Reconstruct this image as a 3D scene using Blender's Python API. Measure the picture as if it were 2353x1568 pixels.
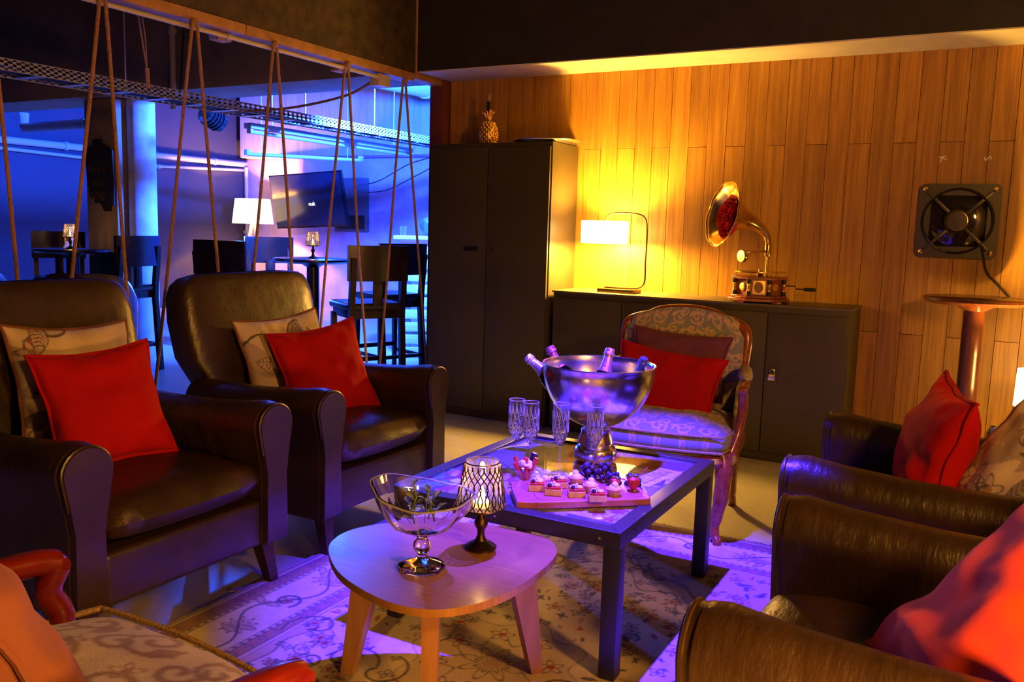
import bpy, bmesh, math, random
import numpy as np
from mathutils import Vector, Matrix, Euler
random.seed(4); rng = np.random.default_rng(7)
PI = math.pi
for o in list(bpy.data.objects): bpy.data.objects.remove(o)
SC = bpy.context.scene; COL = SC.collection

# ------------------------------------------------------------------ camera
cam_d = bpy.data.cameras.new('camera'); cam = bpy.data.objects.new('camera', cam_d); COL.objects.link(cam)
cam_d.sensor_width = 36.0; cam_d.lens = 1993.3 / 2353 * 36.0; cam_d.clip_start = 0.02; cam_d.clip_end = 60
PIT, ROL, YAW = 0.129645, 0.0285, 0.502372
_r = Vector((math.cos(YAW), math.sin(YAW), 0)); _f = Vector((-math.sin(YAW)*math.cos(PIT), math.cos(YAW)*math.cos(PIT), -math.sin(PIT)))
_u = _r.cross(_f); _r2 = math.cos(ROL)*_r + math.sin(ROL)*_u; _u2 = -math.sin(ROL)*_r + math.cos(ROL)*_u
cam.matrix_world = Matrix(((_r2.x,_u2.x,-_f.x,0),(_r2.y,_u2.y,-_f.y,0),(_r2.z,_u2.z,-_f.z,1.285),(0,0,0,1)))
SC.camera = cam

# ------------------------------------------------------------------ world, exposure, room lights
W = bpy.data.worlds.new('world'); SC.world = W; W.use_nodes = True
W.node_tree.nodes['Background'].inputs[0].default_value = (0.02, 0.02, 0.035, 1); W.node_tree.nodes['Background'].inputs[1].default_value = 0.03
vs = SC.view_settings; vs.view_transform = 'Standard'; vs.look = 'None'; vs.exposure = 0.0; vs.gamma = 1.0; vs.use_curve_mapping = False
SC.cycles.max_bounces = 8; SC.cycles.transmission_bounces = 10; SC.cycles.glossy_bounces = 4; SC.cycles.diffuse_bounces = 3
SC.cycles.caustics_reflective = False; SC.cycles.caustics_refractive = False; SC.cycles.blur_glossy = 0.6
WARM = (1.0, 0.53, 0.08); AMBER = (1.0, 0.44, 0.07); BLUE = (0.018, 0.10, 1.0); UV = (0.062, 0.02, 1.0)
def light(name, kind, loc, power, color, radius=0.05, aim=None, **k):
    d = bpy.data.lights.new(name, kind); d.energy = power; d.color = color
    if kind in ('POINT', 'SPOT'): d.shadow_soft_size = radius
    for a, b in k.items(): setattr(d, a, b)
    o = bpy.data.objects.new(name, d); COL.objects.link(o); o.location = loc
    if aim is not None: o.rotation_euler = (Vector(aim)-Vector(loc)).to_track_quat('-Z', 'Y').to_euler()
    return o
P_TABLE, P_UV, P_RIGHT, P_NEAR, P_FAR = 235.0, 2500.0, 172.0, 84.0, 800.0
light('spot_light', 'SPOT', (-1.11, 2.70, 2.36), P_UV, UV, 0.02, aim=(-1.17, 2.66, 0), spot_size=math.radians(55), spot_blend=0.6)
light('blue_flood_light', 'SPOT', (-4.06, 6.0, 2.40), 9000, BLUE, 0.08, aim=(-7.6, 9.0, 1.6), spot_size=math.radians(132), spot_blend=0.5)
light('blue_flood_light', 'SPOT', (-6.3, 7.4, 2.9), 900, BLUE, 0.1, aim=(-6.3, 6.6, 0), spot_size=math.radians(150), spot_blend=0.6)
light('blue_flood_light', 'SPOT', (-9.3, 7.0, 2.9), 40, BLUE, 0.1, aim=(-9.5, 6.5, 0), spot_size=math.radians(150), spot_blend=0.6)
light('blue_flood_light', 'SPOT', (-4.05, 2.7, 2.95), 45, BLUE, 0.06, aim=(-3.1, 2.5, 0.6), spot_size=math.radians(120), spot_blend=0.6)
light('blue_flood_light', 'SPOT', (-6.45, 6.12, 1.14), 1700, BLUE, 0.05, aim=(-2.5, 2.15, 0.15), spot_size=math.radians(40), spot_blend=0.5)
light('near_lamp_light', 'POINT', (0.25, 0.80, 0.62), P_NEAR, AMBER, 0.09)
light('wall_lamp_light', 'POINT', (1.0, 1.2, 1.9), 165, AMBER, 0.12)

# ------------------------------------------------------------------ node / material helpers
class NT:
    def __init__(s, name):
        s.m = bpy.data.materials.new(name); s.m.use_nodes = True; s.t = s.m.node_tree
        s.b = s.t.nodes['Principled BSDF']; s.out = s.t.nodes['Material Output']
    def n(s, typ, **k):
        x = s.t.nodes.new(typ)
        for a, b in k.items():
            if a.startswith('i_'):
                key = a[2:]; key = int(key) if key.isdigit() else key.replace('_', ' ')
                s.set(x.inputs[key], b)
            else: setattr(x, a, b)
        return x
    def set(s, inp, v):
        if isinstance(v, bpy.types.NodeSocket): s.t.links.new(v, inp)
        else: inp.default_value = v
    def p(s, **k):
        for a, b in k.items(): s.set(s.b.inputs[a.replace('_', ' ')], b)
    def ramp(s, fac, stops):
        r = s.n('ShaderNodeValToRGB'); s.set(r.inputs[0], fac); e = r.color_ramp.elements
        while len(e) < len(stops): e.new(0.5)
        for q, (pos, c) in zip(e, stops): q.position = pos; q.color = (*c, 1)
        return r.outputs[0]
    def coord(s, kind='Object', scale=(1, 1, 1)):
        c = s.n('ShaderNodeTexCoord') if kind != 'World' else s.n('ShaderNodeNewGeometry')
        mp = s.n('ShaderNodeMapping'); s.t.links.new(c.outputs['Position' if kind == 'World' else kind], mp.inputs[0]); mp.inputs['Scale'].default_value = scale
        return mp.outputs[0]
    def noise(s, vec, scale=5, detail=4, rough=0.55):
        x = s.n('ShaderNodeTexNoise', i_Scale=scale, i_Detail=detail, i_Roughness=rough); s.t.links.new(vec, x.inputs['Vector']); return x.outputs[0]
    def bump(s, h, strength=0.2, dist=0.01):
        x = s.n('ShaderNodeBump', i_Strength=strength, i_Distance=dist); s.t.links.new(h, x.inputs['Height']); s.t.links.new(x.outputs[0], s.b.inputs['Normal'])
def M(name, c, rough=0.5, metal=0.0, var=0.0, vscale=8, bump=0.0, bscale=40, stretch=(1, 1, 1), kind='Object', coat=0.0, sheen=0.0, spec=None):
    n = NT(name); v = n.coord(kind, stretch)
    if var:
        a = tuple(max(0, x*(1-var)) for x in c); b = tuple(min(1, x*(1+var)) for x in c)
        n.p(Base_Color=n.ramp(n.noise(v, vscale, 5), [(0.3, a), (0.7, b)]))
    else: n.p(Base_Color=(*c, 1))
    n.p(Roughness=rough, Metallic=metal)
    if coat: n.p(Coat_Weight=coat, Coat_Roughness=0.15)
    if sheen: n.p(Sheen_Weight=sheen, Sheen_Roughness=0.4, Sheen_Tint=(*[min(1, x*2+.1) for x in c], 1))
    if spec is not None: n.p(Specular_IOR_Level=spec)
    if bump: n.bump(n.noise(v, bscale, 4), bump, 0.006)
    return n.m
def MEMIT(name, c, strength, base=(0.8, 0.75, 0.65)):
    n = NT(name); n.p(Base_Color=(*base, 1), Roughness=0.8, Emission_Color=(*c, 1), Emission_Strength=strength); return n.m
def MTHIN(name, tint=(1, 1, 1), edge=0.35, body=0.06, bump=None):
    n = NT(name); t = n.t; t.nodes.remove(n.b)
    tr = n.n('ShaderNodeBsdfTransparent', i_Color=(*tint, 1)); gl = n.n('ShaderNodeBsdfGlossy', i_Roughness=0.03); df = n.n('ShaderNodeBsdfTranslucent', i_Color=(0.95, 0.95, 0.95, 1)); d2 = n.n('ShaderNodeBsdfDiffuse', i_Color=(0.95, 0.95, 0.95, 1)); ad = n.n('ShaderNodeMixShader', i_0=0.5)
    ge = n.n('ShaderNodeNewGeometry'); io = n.n('ShaderNodeMapRange', i_3=1.5, i_4=1/1.5); t.links.new(ge.outputs['Backfacing'], io.inputs[0]); fr = n.n('ShaderNodeFresnel'); t.links.new(io.outputs[0], fr.inputs['IOR']); lw = n.n('ShaderNodeLayerWeight', i_Blend=0.35); mp = n.n('ShaderNodeMapRange', i_3=body, i_4=edge); t.links.new(lw.outputs['Facing'], mp.inputs[0])
    t.links.new(df.outputs[0], ad.inputs[1]); t.links.new(d2.outputs[0], ad.inputs[2]); m1 = n.n('ShaderNodeMixShader'); m2 = n.n('ShaderNodeMixShader')
    t.links.new(mp.outputs[0], m1.inputs[0]); t.links.new(tr.outputs[0], m1.inputs[1]); t.links.new(ad.outputs[0], m1.inputs[2]); t.links.new(fr.outputs[0], m2.inputs[0]); t.links.new(m1.outputs[0], m2.inputs[1]); t.links.new(gl.outputs[0], m2.inputs[2]); t.links.new(m2.outputs[0], n.out.inputs[0])
    if bump:
        vo = n.n('ShaderNodeTexVoronoi', i_Scale=bump[0]); t.links.new(n.coord(), vo.inputs['Vector']); bp = n.n('ShaderNodeBump', i_Strength=bump[1], i_Distance=0.004); t.links.new(vo.outputs[0], bp.inputs['Height'])
        for q in (gl, d2, df, fr, lw): t.links.new(bp.outputs[0], q.inputs['Normal'])
    return n.m
def MGLASS(name, c=(1, 1, 1), rough=0.0, ior=1.45, bump=None):
    n = NT(name); n.p(Base_Color=(*c, 1), Roughness=rough, Transmission_Weight=1.0, IOR=ior)
    if bump:
        vo = n.n('ShaderNodeTexVoronoi', i_Scale=bump[0]); n.t.links.new(n.coord(), vo.inputs['Vector']); n.bump(vo.outputs[0], bump[1], 0.004)
    return n.m
def MCOL(name, rough=0.8, sheen=0.0, bump=0.15, bscale=250, spec=0.3):
    n = NT(name); a = n.n('ShaderNodeVertexColor', layer_name='Col'); n.p(Base_Color=a.outputs[0], Roughness=rough, Specular_IOR_Level=spec)
    if sheen: n.p(Sheen_Weight=sheen, Sheen_Roughness=0.5)
    if bump: n.bump(n.noise(n.coord(), bscale, 3), bump, 0.004)
    return n.m

def m_plank():
    n = NT('bamboo_plank'); v = n.coord('World', (26, 26, 1.1)); oi = n.n('ShaderNodeObjectInfo')
    add = n.n('ShaderNodeVectorMath', operation='ADD'); n.t.links.new(v, add.inputs[0])
    cmb = n.n('ShaderNodeCombineXYZ'); mu = n.n('ShaderNodeMath', operation='MULTIPLY', i_1=37.0); n.t.links.new(oi.outputs['Random'], mu.inputs[0])
    n.t.links.new(mu.outputs[0], cmb.inputs[2]); n.t.links.new(cmb.outputs[0], add.inputs[1])
    g = n.noise(add.outputs[0], 1.6, 6, 0.65)
    v2 = n.coord('World', (130, 130, 2.5)); g2 = n.noise(v2, 1.0, 3, 0.6)
    c1 = n.ramp(g, [(0.28, (0.30, 0.125, 0.016)), (0.52, (0.48, 0.23, 0.028)), (0.75, (0.60, 0.31, 0.045))])
    mx = n.n('ShaderNodeMix', data_type='RGBA', blend_type='MULTIPLY'); mx.inputs[0].default_value = 0.5
    n.t.links.new(c1, mx.inputs[6]); n.t.links.new(n.ramp(g2, [(0.35, (0.55, 0.45, 0.35)), (0.65, (1, 1, 1))]), mx.inputs[7])
    hs = n.n('ShaderNodeHueSaturation'); mr = n.n('ShaderNodeMapRange', i_3=0.86, i_4=1.10); n.t.links.new(oi.outputs['Random'], mr.inputs[0])
    n.t.links.new(mr.outputs[0], hs.inputs['Value']); n.t.links.new(mx.outputs[2], hs.inputs['Color'])
    n.p(Base_Color=hs.outputs[0], Roughness=0.48); n.bump(g2, 0.08, 0.003); return n.m
def m_wood(name, dark, light, scale=(30, 3, 30), rough=0.4, coat=0.0):
    n = NT(name); v = n.coord('Object', scale); g = n.noise(v, 1.5, 6, 0.65)
    n.p(Base_Color=n.ramp(g, [(0.3, dark), (0.7, light)]), Roughness=rough, Coat_Weight=coat, Coat_Roughness=0.12); n.bump(g, 0.05, 0.003); return n.m
def m_floor():
    n = NT('polished_concrete'); v = n.coord('World'); a = n.noise(v, 1.6, 7, 0.6); b = n.noise(v, 38, 4, 0.7); 
    mx = n.n('ShaderNodeMix', data_type='RGBA', blend_type='MULTIPLY'); mx.inputs[0].default_value = 0.5
    n.t.links.new(n.ramp(a, [(0.3, (0.38, 0.33, 0.25)), (0.7, (0.56, 0.50, 0.39))]), mx.inputs[6]); n.t.links.new(n.ramp(b, [(0.3, (0.62, 0.6, 0.58)), (0.65, (1, 1, 1))]), mx.inputs[7])
    n.p(Base_Color=mx.outputs[2], Roughness=n.ramp(b, [(0.3, (0.30,)*3), (0.7, (0.42,)*3)])); n.bump(b, 0.06, 0.004); return n.m
def m_plaster(name, c0, c1, scale=2.0, stripes=False):
    n = NT(name); v = n.coord('World', (9, 9, 0.7) if stripes else (1, 1, 1)); a = n.noise(v, scale, 7, 0.65)
    n.p(Base_Color=n.ramp(a, [(0.3, c0), (0.7, c1)]), Roughness=0.75); n.bump(a, 0.25, 0.02); return n.m

mPLANK = m_plank(); mFLOOR = m_floor()
mBLACKWALL = M('black_painted_beam', (0.017, 0.013, 0.009), 0.7, var=0.3, bump=0.1, kind='World')
mSOFFIT = M('pale_painted_soffit', (0.62, 0.56, 0.42), 0.7, var=0.12, vscale=3, kind='World')
mHEADER = M('rough_dark_concrete', (0.05, 0.029, 0.013), 0.75, var=0.55, vscale=14, bump=0.5, bscale=25, kind='World')
mTIMBER = M('raw_timber', (0.42, 0.22, 0.08), 0.6, var=0.25, vscale=12, bump=0.1, kind='World')
mREDPOST = M('red_brown_post', (0.16, 0.035, 0.015), 0.45, var=0.2, kind='World')
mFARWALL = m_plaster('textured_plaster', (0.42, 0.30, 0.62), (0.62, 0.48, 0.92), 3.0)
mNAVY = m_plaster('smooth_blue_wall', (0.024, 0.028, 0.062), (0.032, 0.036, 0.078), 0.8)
mLINTEL = m_plaster('board_marked_concrete', (0.36, 0.35, 0.40), (0.56, 0.54, 0.58), 2.0, True)
mBROWNCON = m_plaster('brown_concrete', (0.20, 0.15, 0.11), (0.34, 0.25, 0.18), 2.4)
mDARKCON = m_plaster('dark_concrete', (0.06, 0.045, 0.035), (0.10, 0.075, 0.06), 2.4)
mCOLUMN = m_plaster('patched_column_plaster', (0.30, 0.32, 0.36), (0.66, 0.66, 0.68), 3.2)
mDARKCEIL = M('dark_ceiling', (0.02, 0.017, 0.016), 0.9, kind='World')
def m_leather():
    n = NT('dark_brown_leather'); v = n.coord(); a = n.noise(v, 5, 5, 0.6); n.p(Base_Color=n.ramp(a, [(0.3, (0.022, 0.010, 0.0045)), (0.72, (0.046, 0.021, 0.009))]), Specular_IOR_Level=0.6)
    n.p(Roughness=n.ramp(n.noise(v, 11, 5, 0.7), [(0.3, (0.30,)*3), (0.7, (0.46,)*3)]))
    cr = n.n('ShaderNodeTexVoronoi', i_Scale=130.0); n.t.links.new(v, cr.inputs['Vector'])
    fine = n.n('ShaderNodeBump', i_Strength=0.10, i_Distance=0.003); n.t.links.new(cr.outputs[0], fine.inputs['Height'])
    big = n.n('ShaderNodeBump', i_Strength=0.32, i_Distance=0.02); n.t.links.new(n.noise(n.coord('Object', (14, 3.5, 3.5)), 1.6, 4, 0.55), big.inputs['Height']); n.t.links.new(fine.outputs[0], big.inputs['Normal']); n.t.links.new(big.outputs[0], n.b.inputs['Normal']); return n.m
mLEATHER = m_leather()
mLEGWOOD = m_wood('dark_stained_wood', (0.020, 0.007, 0.004), (0.05, 0.018, 0.008), rough=0.35)
mREDVEL = M('red_velvet', (0.42, 0.004, 0.005), 0.85, var=0.12, vscale=5, bump=0.10, bscale=200, sheen=0.25, spec=0.15)
mORANGEVEL = M('orange_red_velvet', (0.85, 0.07, 0.022), 0.85, var=0.08, vscale=5, bump=0.10, bscale=200, sheen=0.3, spec=0.15)
mMAUVE = M('mauve_velvet', (0.15, 0.045, 0.085), 0.85, var=0.12, vscale=5, bump=0.1, bscale=200, sheen=0.35, spec=0.15)
mPEACH = M('peach_velvet', (0.22, 0.078, 0.05), 0.9, var=0.1, vscale=6, bump=0.15, bscale=160, sheen=0.4, spec=0.15)
mFLORAL = MCOL('floral_cotton', 0.85, 0.1); mBROCADE = MCOL('brocade_fabric', 0.75, 0.25, 0.3, 180); mRUG = MCOL('persian_rug_pile', 0.95, 0.2, 0.6, 330, 0.05)
mPRINT = MCOL('newsprint', 0.6, 0, 0, spec=0.3)
mMAHOG = m_wood('polished_mahogany', (0.16, 0.03, 0.012), (0.34, 0.085, 0.03), (40, 6, 40), 0.25, 0.5)
mREDMAHOG = m_wood('polished_red_mahogany', (0.13, 0.006, 0.003), (0.24, 0.014, 0.006), (40, 6, 40), 0.22, 0.6)
mBARPOST = m_wood('reddish_stained_bar_wood', (0.06, 0.014, 0.006), (0.13, 0.035, 0.014), (40, 40, 6), 0.25, 0.4)
mPIPING = M('gold_piping_cord', (0.36, 0.24, 0.10), 0.8, var=0.4, vscale=120, bump=0.4, bscale=150)
mBLACKMETAL = M('black_painted_steel', (0.028, 0.025, 0.022), 0.42, var=0.15, bump=0.03, bscale=20)
mCABINET = M('dark_painted_steel_cabinet', (0.052, 0.040, 0.015), 0.48, var=0.15, vscale=3, bump=0.04, bscale=14)
mCABTOP = M('scuffed_cabinet_top', (0.11, 0.085, 0.045), 0.42, var=0.3, vscale=9)
mTABLEMETAL = M('dark_grey_steel_tube', (0.020, 0.018, 0.016), 0.42, var=0.1)
mSTEEL = M('brushed_steel', (0.86, 0.83, 0.80), 0.19, 1.0, bump=0.02, bscale=60, stretch=(1, 1, 30))
mCHROME = M('worn_chrome', (0.6, 0.58, 0.55), 0.2, 1.0)
mBRASS = M('aged_brass', (0.70, 0.47, 0.17), 0.22, 1.0, var=0.2, vscale=20, bump=0.05)
mGOLD = M('embossed_gold', (0.85, 0.55, 0.16), 0.3, 1.0, bump=0.5, bscale=90)
mBRONZE = M('dark_bronze', (0.12, 0.075, 0.03), 0.35, 1.0, var=0.3, vscale=30)
mGLASS = MTHIN('clear_glass', edge=0.16, body=0.012); mGLASSCUT = MTHIN('cut_glass', edge=0.45, body=0.10, bump=(110, 1.0)); mREFR = MGLASS('refracting_glass'); mREFRCUT = MGLASS('refracting_cut_glass', bump=(110, 0.8)); mGLASSRIM = MTHIN('glass_edge_highlight', edge=0.8, body=0.4); mGREENGLASS = MGLASS('dark_green_glass', (0.05, 0.16, 0.06))  # glass rim material: white mixed in as painted highlights along edges
mTOPGLASS = MTHIN('table_glass', edge=0.0, body=0.0)
mOAK = m_wood('oak_veneer', (0.27, 0.12, 0.035), (0.43, 0.21, 0.06), (5, 60, 5), 0.3, 0.25)
mOAKLEG = m_wood('oak_leg', (0.34, 0.15, 0.05), (0.50, 0.25, 0.09), (25, 25, 2), 0.45)
mBOARD = m_wood('acacia_board', (0.36, 0.08, 0.07), (0.50, 0.14, 0.11), (6, 40, 6), 0.45)
mROPE = M('sisal_rope', (0.36, 0.18, 0.08), 0.9, var=0.35, vscale=90, bump=0.5, bscale=150)
mGALV = M('galvanised_metal', (0.45, 0.47, 0.5), 0.5, 0.3, kind='World')
mPIPEWHITE = M('pale_plastic_pipe', (0.55, 0.46, 0.36), 0.4)
mPIPEBLUE = M('painted_pipe', (0.35, 0.36, 0.42), 0.4)
mDARKWOOD = m_wood('mahogany_stained_bar_wood', (0.011, 0.004, 0.004), (0.026, 0.008, 0.008), rough=0.3)
mSEATVINYL = M('dark_vinyl', (0.035, 0.03, 0.03), 0.3, spec=0.6)
mPALLET = m_wood('pale_pallet_pine', (0.42, 0.33, 0.25), (0.62, 0.52, 0.42), (3, 3, 40), 0.7)
mBLACK = M('matt_black', (0.012, 0.011, 0.011), 0.6); mBLACKGLOSS = M('glossy_black', (0.008, 0.008, 0.009), 0.12)
mSCREEN = M('tv_screen', (0.02, 0.025, 0.07), 0.22)
mWHITE = M('white_print', (0.8, 0.76, 0.7), 0.6); mCHALK = M('chalk', (0.10, 0.065, 0.04), 0.9)
mCREAM = M('whipped_cream', (0.85, 0.82, 0.78), 0.6); mPASTRY = M('baked_pastry', (0.72, 0.42, 0.20), 0.75, var=0.2, vscale=60, bump=0.3, bscale=150)
mBERRY = M('dark_berry', (0.05, 0.02, 0.08), 0.25); mSTRAW = M('strawberry', (0.55, 0.03, 0.02), 0.3, bump=0.4, bscale=180)
mROSE = M('red_rose_petal', (0.45, 0.006, 0.012), 0.7, sheen=0.3); mLEAF = M('green_leaf', (0.20, 0.30, 0.05), 0.5, var=0.3, vscale=30); mSTEM = M('red_stem', (0.40, 0.07, 0.05), 0.6)
mSHADE = MEMIT('lit_lamp_shade', (1.0, 0.62, 0.18), 28.0); mSHADE2 = MEMIT('lit_fabric_shade', (1.0, 0.62, 0.25), 5.0)
mFLAME = MEMIT('candle_flame', (1.0, 0.62, 0.2), 14); mWAX = MEMIT('glowing_wax', (1.0, 0.55, 0.18), 1.6)
mUVLED = MEMIT('lit_led_lens', (0.3, 0.2, 1.0), 6); mBLUELED = MEMIT('lit_blue_led_lens', (0.5, 0.8, 1.0), 5); mLOGO = MEMIT('lit_logo', (0.8, 0.85, 1.0), 2.0)
mBAG = M('navy_bag_cloth', (0.045, 0.06, 0.09), 0.45, var=0.2, bump=0.2, bscale=60); mPINK = M('pink_strap', (0.7, 0.18, 0.2), 0.6)
mFOILS = [M('silver_foil', (0.75, 0.72, 0.75), 0.25, 0.8, bump=0.4, bscale=120), M('pink_foil', (0.62, 0.18, 0.28), 0.28, 0.7, bump=0.4, bscale=120), M('rose_foil', (0.65, 0.30, 0.40), 0.28, 0.7, bump=0.4, bscale=120), M('dark_blue_foil', (0.10, 0.11, 0.25), 0.28, 0.7, bump=0.4, bscale=120)]
mDISC = NT('smoky_clear_plastic'); mDISC.p(Base_Color=(0.02, 0.016, 0.01, 1), Roughness=0.06, Specular_IOR_Level=0.8); mDISC = mDISC.m
mFANPLATE = M('olive_grey_plate', (0.07, 0.06, 0.045), 0.35, 0.3)

# ------------------------------------------------------------------ mesh helpers
class B:
    """collects shapes into one bmesh"""
    def __init__(s): s.bm = bmesh.new()
    def _new(s, verts, faces, T=None):
        vv = [s.bm.verts.new(T @ Vector(v) if T is not None else Vector(v)) for v in verts]
        for f in faces:
            try: s.bm.faces.new([vv[i] for i in f])
            except ValueError: pass
        return vv
    def box(s, c, d, bev=0.0, T=None, seg=2):
        x, y, z = (q/2 for q in d); b = bmesh.new()
        vs_ = [b.verts.new((c[0]+i*x, c[1]+j*y, c[2]+k*z)) for i in (-1, 1) for j in (-1, 1) for k in (-1, 1)]
        for f in ((0,1,3,2),(4,6,7,5),(0,4,5,1),(2,3,7,6),(0,2,6,4),(1,5,7,3)): b.faces.new([vs_[i] for i in f])
        if bev > 0: bmesh.ops.bevel(b, geom=b.edges[:], offset=min(bev, min(x, y, z)*0.98), segments=seg, profile=0.6, affect='EDGES')
        return s.merge(b, T)
    def merge(s, b, T=None):
        b.verts.index_update(); s._new([v.co.copy() for v in b.verts], [[v.index for v in f.verts] for f in b.faces], T); b.free(); return s
    def lathe(s, prof, seg=24, c=(0, 0, 0), T=None, ang=None, flute=0.0, nfl=8):
        vs_, fs = [], []; n = len(prof)
        for i in range(seg):
            a = 2*PI*i/seg; k = 1+flute*math.cos(nfl*a)
            for r, z in prof: vs_.append((c[0]+r*k*math.cos(a), c[1]+r*k*math.sin(a), c[2]+z))
        for i in range(seg):
            j = (i+1) % seg
            for q in range(n-1): fs.append((i*n+q, j*n+q, j*n+q+1, i*n+q+1))
        if prof[0][0] > 1e-4: fs.append([i*n for i in range(seg)][::-1])
        if prof[-1][0] > 1e-4: fs.append([i*n+n-1 for i in range(seg)])
        s._new(vs_, fs, T); bmesh.ops.remove_doubles(s.bm, verts=s.bm.verts[:], dist=1e-6); return s
    def ring(s, prof, seg=24, c=(0, 0, 0), T=None, flute=0.0, nfl=8):
        """closed profile (thick wall) spun round z"""
        vs_, fs = [], []; n = len(prof)
        for i in range(seg):
            a = 2*PI*i/seg; k = 1+flute*math.cos(nfl*a)
            for r, z in prof: vs_.append((c[0]+r*k*math.cos(a), c[1]+r*k*math.sin(a), c[2]+z))
        for i in range(seg):
            j = (i+1) % seg
            for q in range(n): fs.append((i*n+q, j*n+q, j*n+(q+1) % n, i*n+(q+1) % n))
        s._new(vs_, fs, T); bmesh.ops.remove_doubles(s.bm, verts=s.bm.verts[:], dist=1e-6); return s
    def tube(s, pts, r, seg=8, closed=False, T=None, sx=1.0):
        pts = [Vector(p) for p in pts]; n = len(pts); rr = r if isinstance(r, (list, tuple)) else [r]*n
        vs_, fs = [], []; prev = None
        for i, p in enumerate(pts):
            a = pts[(i-1) % n] if (closed or i > 0) else p; b = pts[(i+1) % n] if (closed or i < n-1) else p
            t = (b-a).normalized()
            if prev is None:
                u = t.orthogonal().normalized() if abs(t.z) < 0.95 else t.cross(Vector((0, 1, 0))).normalized()
            else:
                u = (prev - t*prev.dot(t)); u = u.normalized() if u.length > 1e-6 else t.orthogonal().normalized()
            prev = u; w = t.cross(u)
            for k in range(seg):
                a2 = 2*PI*k/seg; vs_.append(p + (u*math.cos(a2)*sx + w*math.sin(a2))*rr[i])
        for i in range(n if closed else n-1):
            j = (i+1) % n
            for k in range(seg): fs.append((i*seg+k, i*seg+(k+1) % seg, j*seg+(k+1) % seg, j*seg+k))
        if not closed: fs.append(list(range(seg))[::-1]); fs.append([(n-1)*seg+k for k in range(seg)])
        s._new(vs_, fs, T); return s
    def prism(s, poly, z0, z1, T=None, bev=0.0):
        b = bmesh.new(); n = len(poly)
        lo = [b.verts.new((p[0], p[1], z0)) for p in poly]; hi = [b.verts.new((p[0], p[1], z1)) for p in poly]
        b.faces.new(lo[::-1]); b.faces.new(hi)
        for i in range(n): b.faces.new((lo[i], lo[(i+1) % n], hi[(i+1) % n], hi[i]))
        if bev:
            es = [e for e in b.edges if abs(e.verts[0].co.z-e.verts[1].co.z) < 1e-6]
            bmesh.ops.bevel(b, geom=es, offset=bev, segments=3, profile=0.6, affect='EDGES')
        return s.merge(b, T)
    def loft(s, rings, cap=True, T=None):
        n = len(rings[0]); vs_ = [v for r in rings for v in r]; fs = []
        for i in range(len(rings)-1):
            for k in range(n): fs.append((i*n+k, i*n+(k+1) % n, (i+1)*n+(k+1) % n, (i+1)*n+k))
        if cap: fs.append(list(range(n))[::-1]); fs.append([(len(rings)-1)*n+k for k in range(n)])
        s._new(vs_, fs, T); return s
    def ball(s, c, r, seg=10, rings=7, sc=(1, 1, 1), T=None):
        vs_ = [(c[0], c[1], c[2]-r*sc[2])]; fs = []
        for i in range(1, rings):
            th = -PI/2+PI*i/rings
            for k in range(seg): vs_.append((c[0]+r*sc[0]*math.cos(th)*math.cos(2*PI*k/seg), c[1]+r*sc[1]*math.cos(th)*math.sin(2*PI*k/seg), c[2]+r*sc[2]*math.sin(th)))
        vs_.append((c[0], c[1], c[2]+r*sc[2])); top = len(vs_)-1
        for k in range(seg):
            fs.append((0, 1+(k+1) % seg, 1+k)); fs.append((top, 1+(rings-2)*seg+k, 1+(rings-2)*seg+(k+1) % seg))
        for i in range(rings-2):
            for k in range(seg): fs.append((1+i*seg+k, 1+i*seg+(k+1) % seg, 1+(i+1)*seg+(k+1) % seg, 1+(i+1)*seg+k))
        s._new(vs_, fs, T); return s
    def build(s, name, mat, parent=None, smooth=True, angle=40):
        bmesh.ops.recalc_face_normals(s.bm, faces=s.bm.faces[:])
        me = bpy.data.meshes.new(name); s.bm.to_mesh(me); s.bm.free()
        return link(name, me, mat, parent, smooth, angle)
def link(name, me, mat, parent=None, smooth=True, angle=40):
    if mat is not None: me.materials.append(mat)
    if smooth:
        me.polygons.foreach_set('use_smooth', [True]*len(me.polygons))
        try: me.set_sharp_from_angle(angle=math.radians(angle))
        except Exception: pass
    o = bpy.data.objects.new(name, me); COL.objects.link(o)
    if parent is not None: o.parent = parent
    return o
def share(o, name, parent=None, loc=None, rot=None, scale=None):
    c = o.copy(); c.name = name; COL.objects.link(c); c.parent = parent
    if loc is not None: c.location = loc
    if rot is not None: c.rotation_euler = rot
    if scale is not None: c.scale = scale
    return c
def tag(o, label=None, cat=None, group=None, kind=None):
    if label: o['label'] = label
    if cat: o['category'] = cat
    if group: o['group'] = group
    if kind: o['kind'] = kind
    return o
def thing(name, label, cat, loc=(0, 0, 0), rz=0.0, group=None):
    o = bpy.data.objects.new(name, None); COL.objects.link(o); o.location = loc; o.rotation_euler = (0, 0, rz); o.empty_display_size = 0.1
    return tag(o, label, cat, group)
def dup(root, loc, rz, label=None, group=None):
    r = root.copy(); COL.objects.link(r); r.location = loc; r.rotation_euler = (0, 0, rz)
    if label: r['label'] = label
    if group: r['group'] = group
    for ch in list(root.children):
        c = ch.copy(); COL.objects.link(c); c.parent = r
        for g in list(ch.children):
            d = g.copy(); COL.objects.link(d); d.parent = c
    return r
def struct(o): o['kind'] = 'structure'; return o
def basis(normal, up=(0, 0, 1), loc=(0, 0, 0), roll=0.0):
    z = Vector(normal).normalized(); x = Vector(up).cross(z).normalized(); y = z.cross(x)
    m = Matrix(((x.x, y.x, z.x, 0), (x.y, y.y, z.y, 0), (x.z, y.z, z.z, 0), (0, 0, 0, 1)))
    return Matrix.Translation(loc) @ m @ Matrix.Rotation(roll, 4, 'Z')
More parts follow.
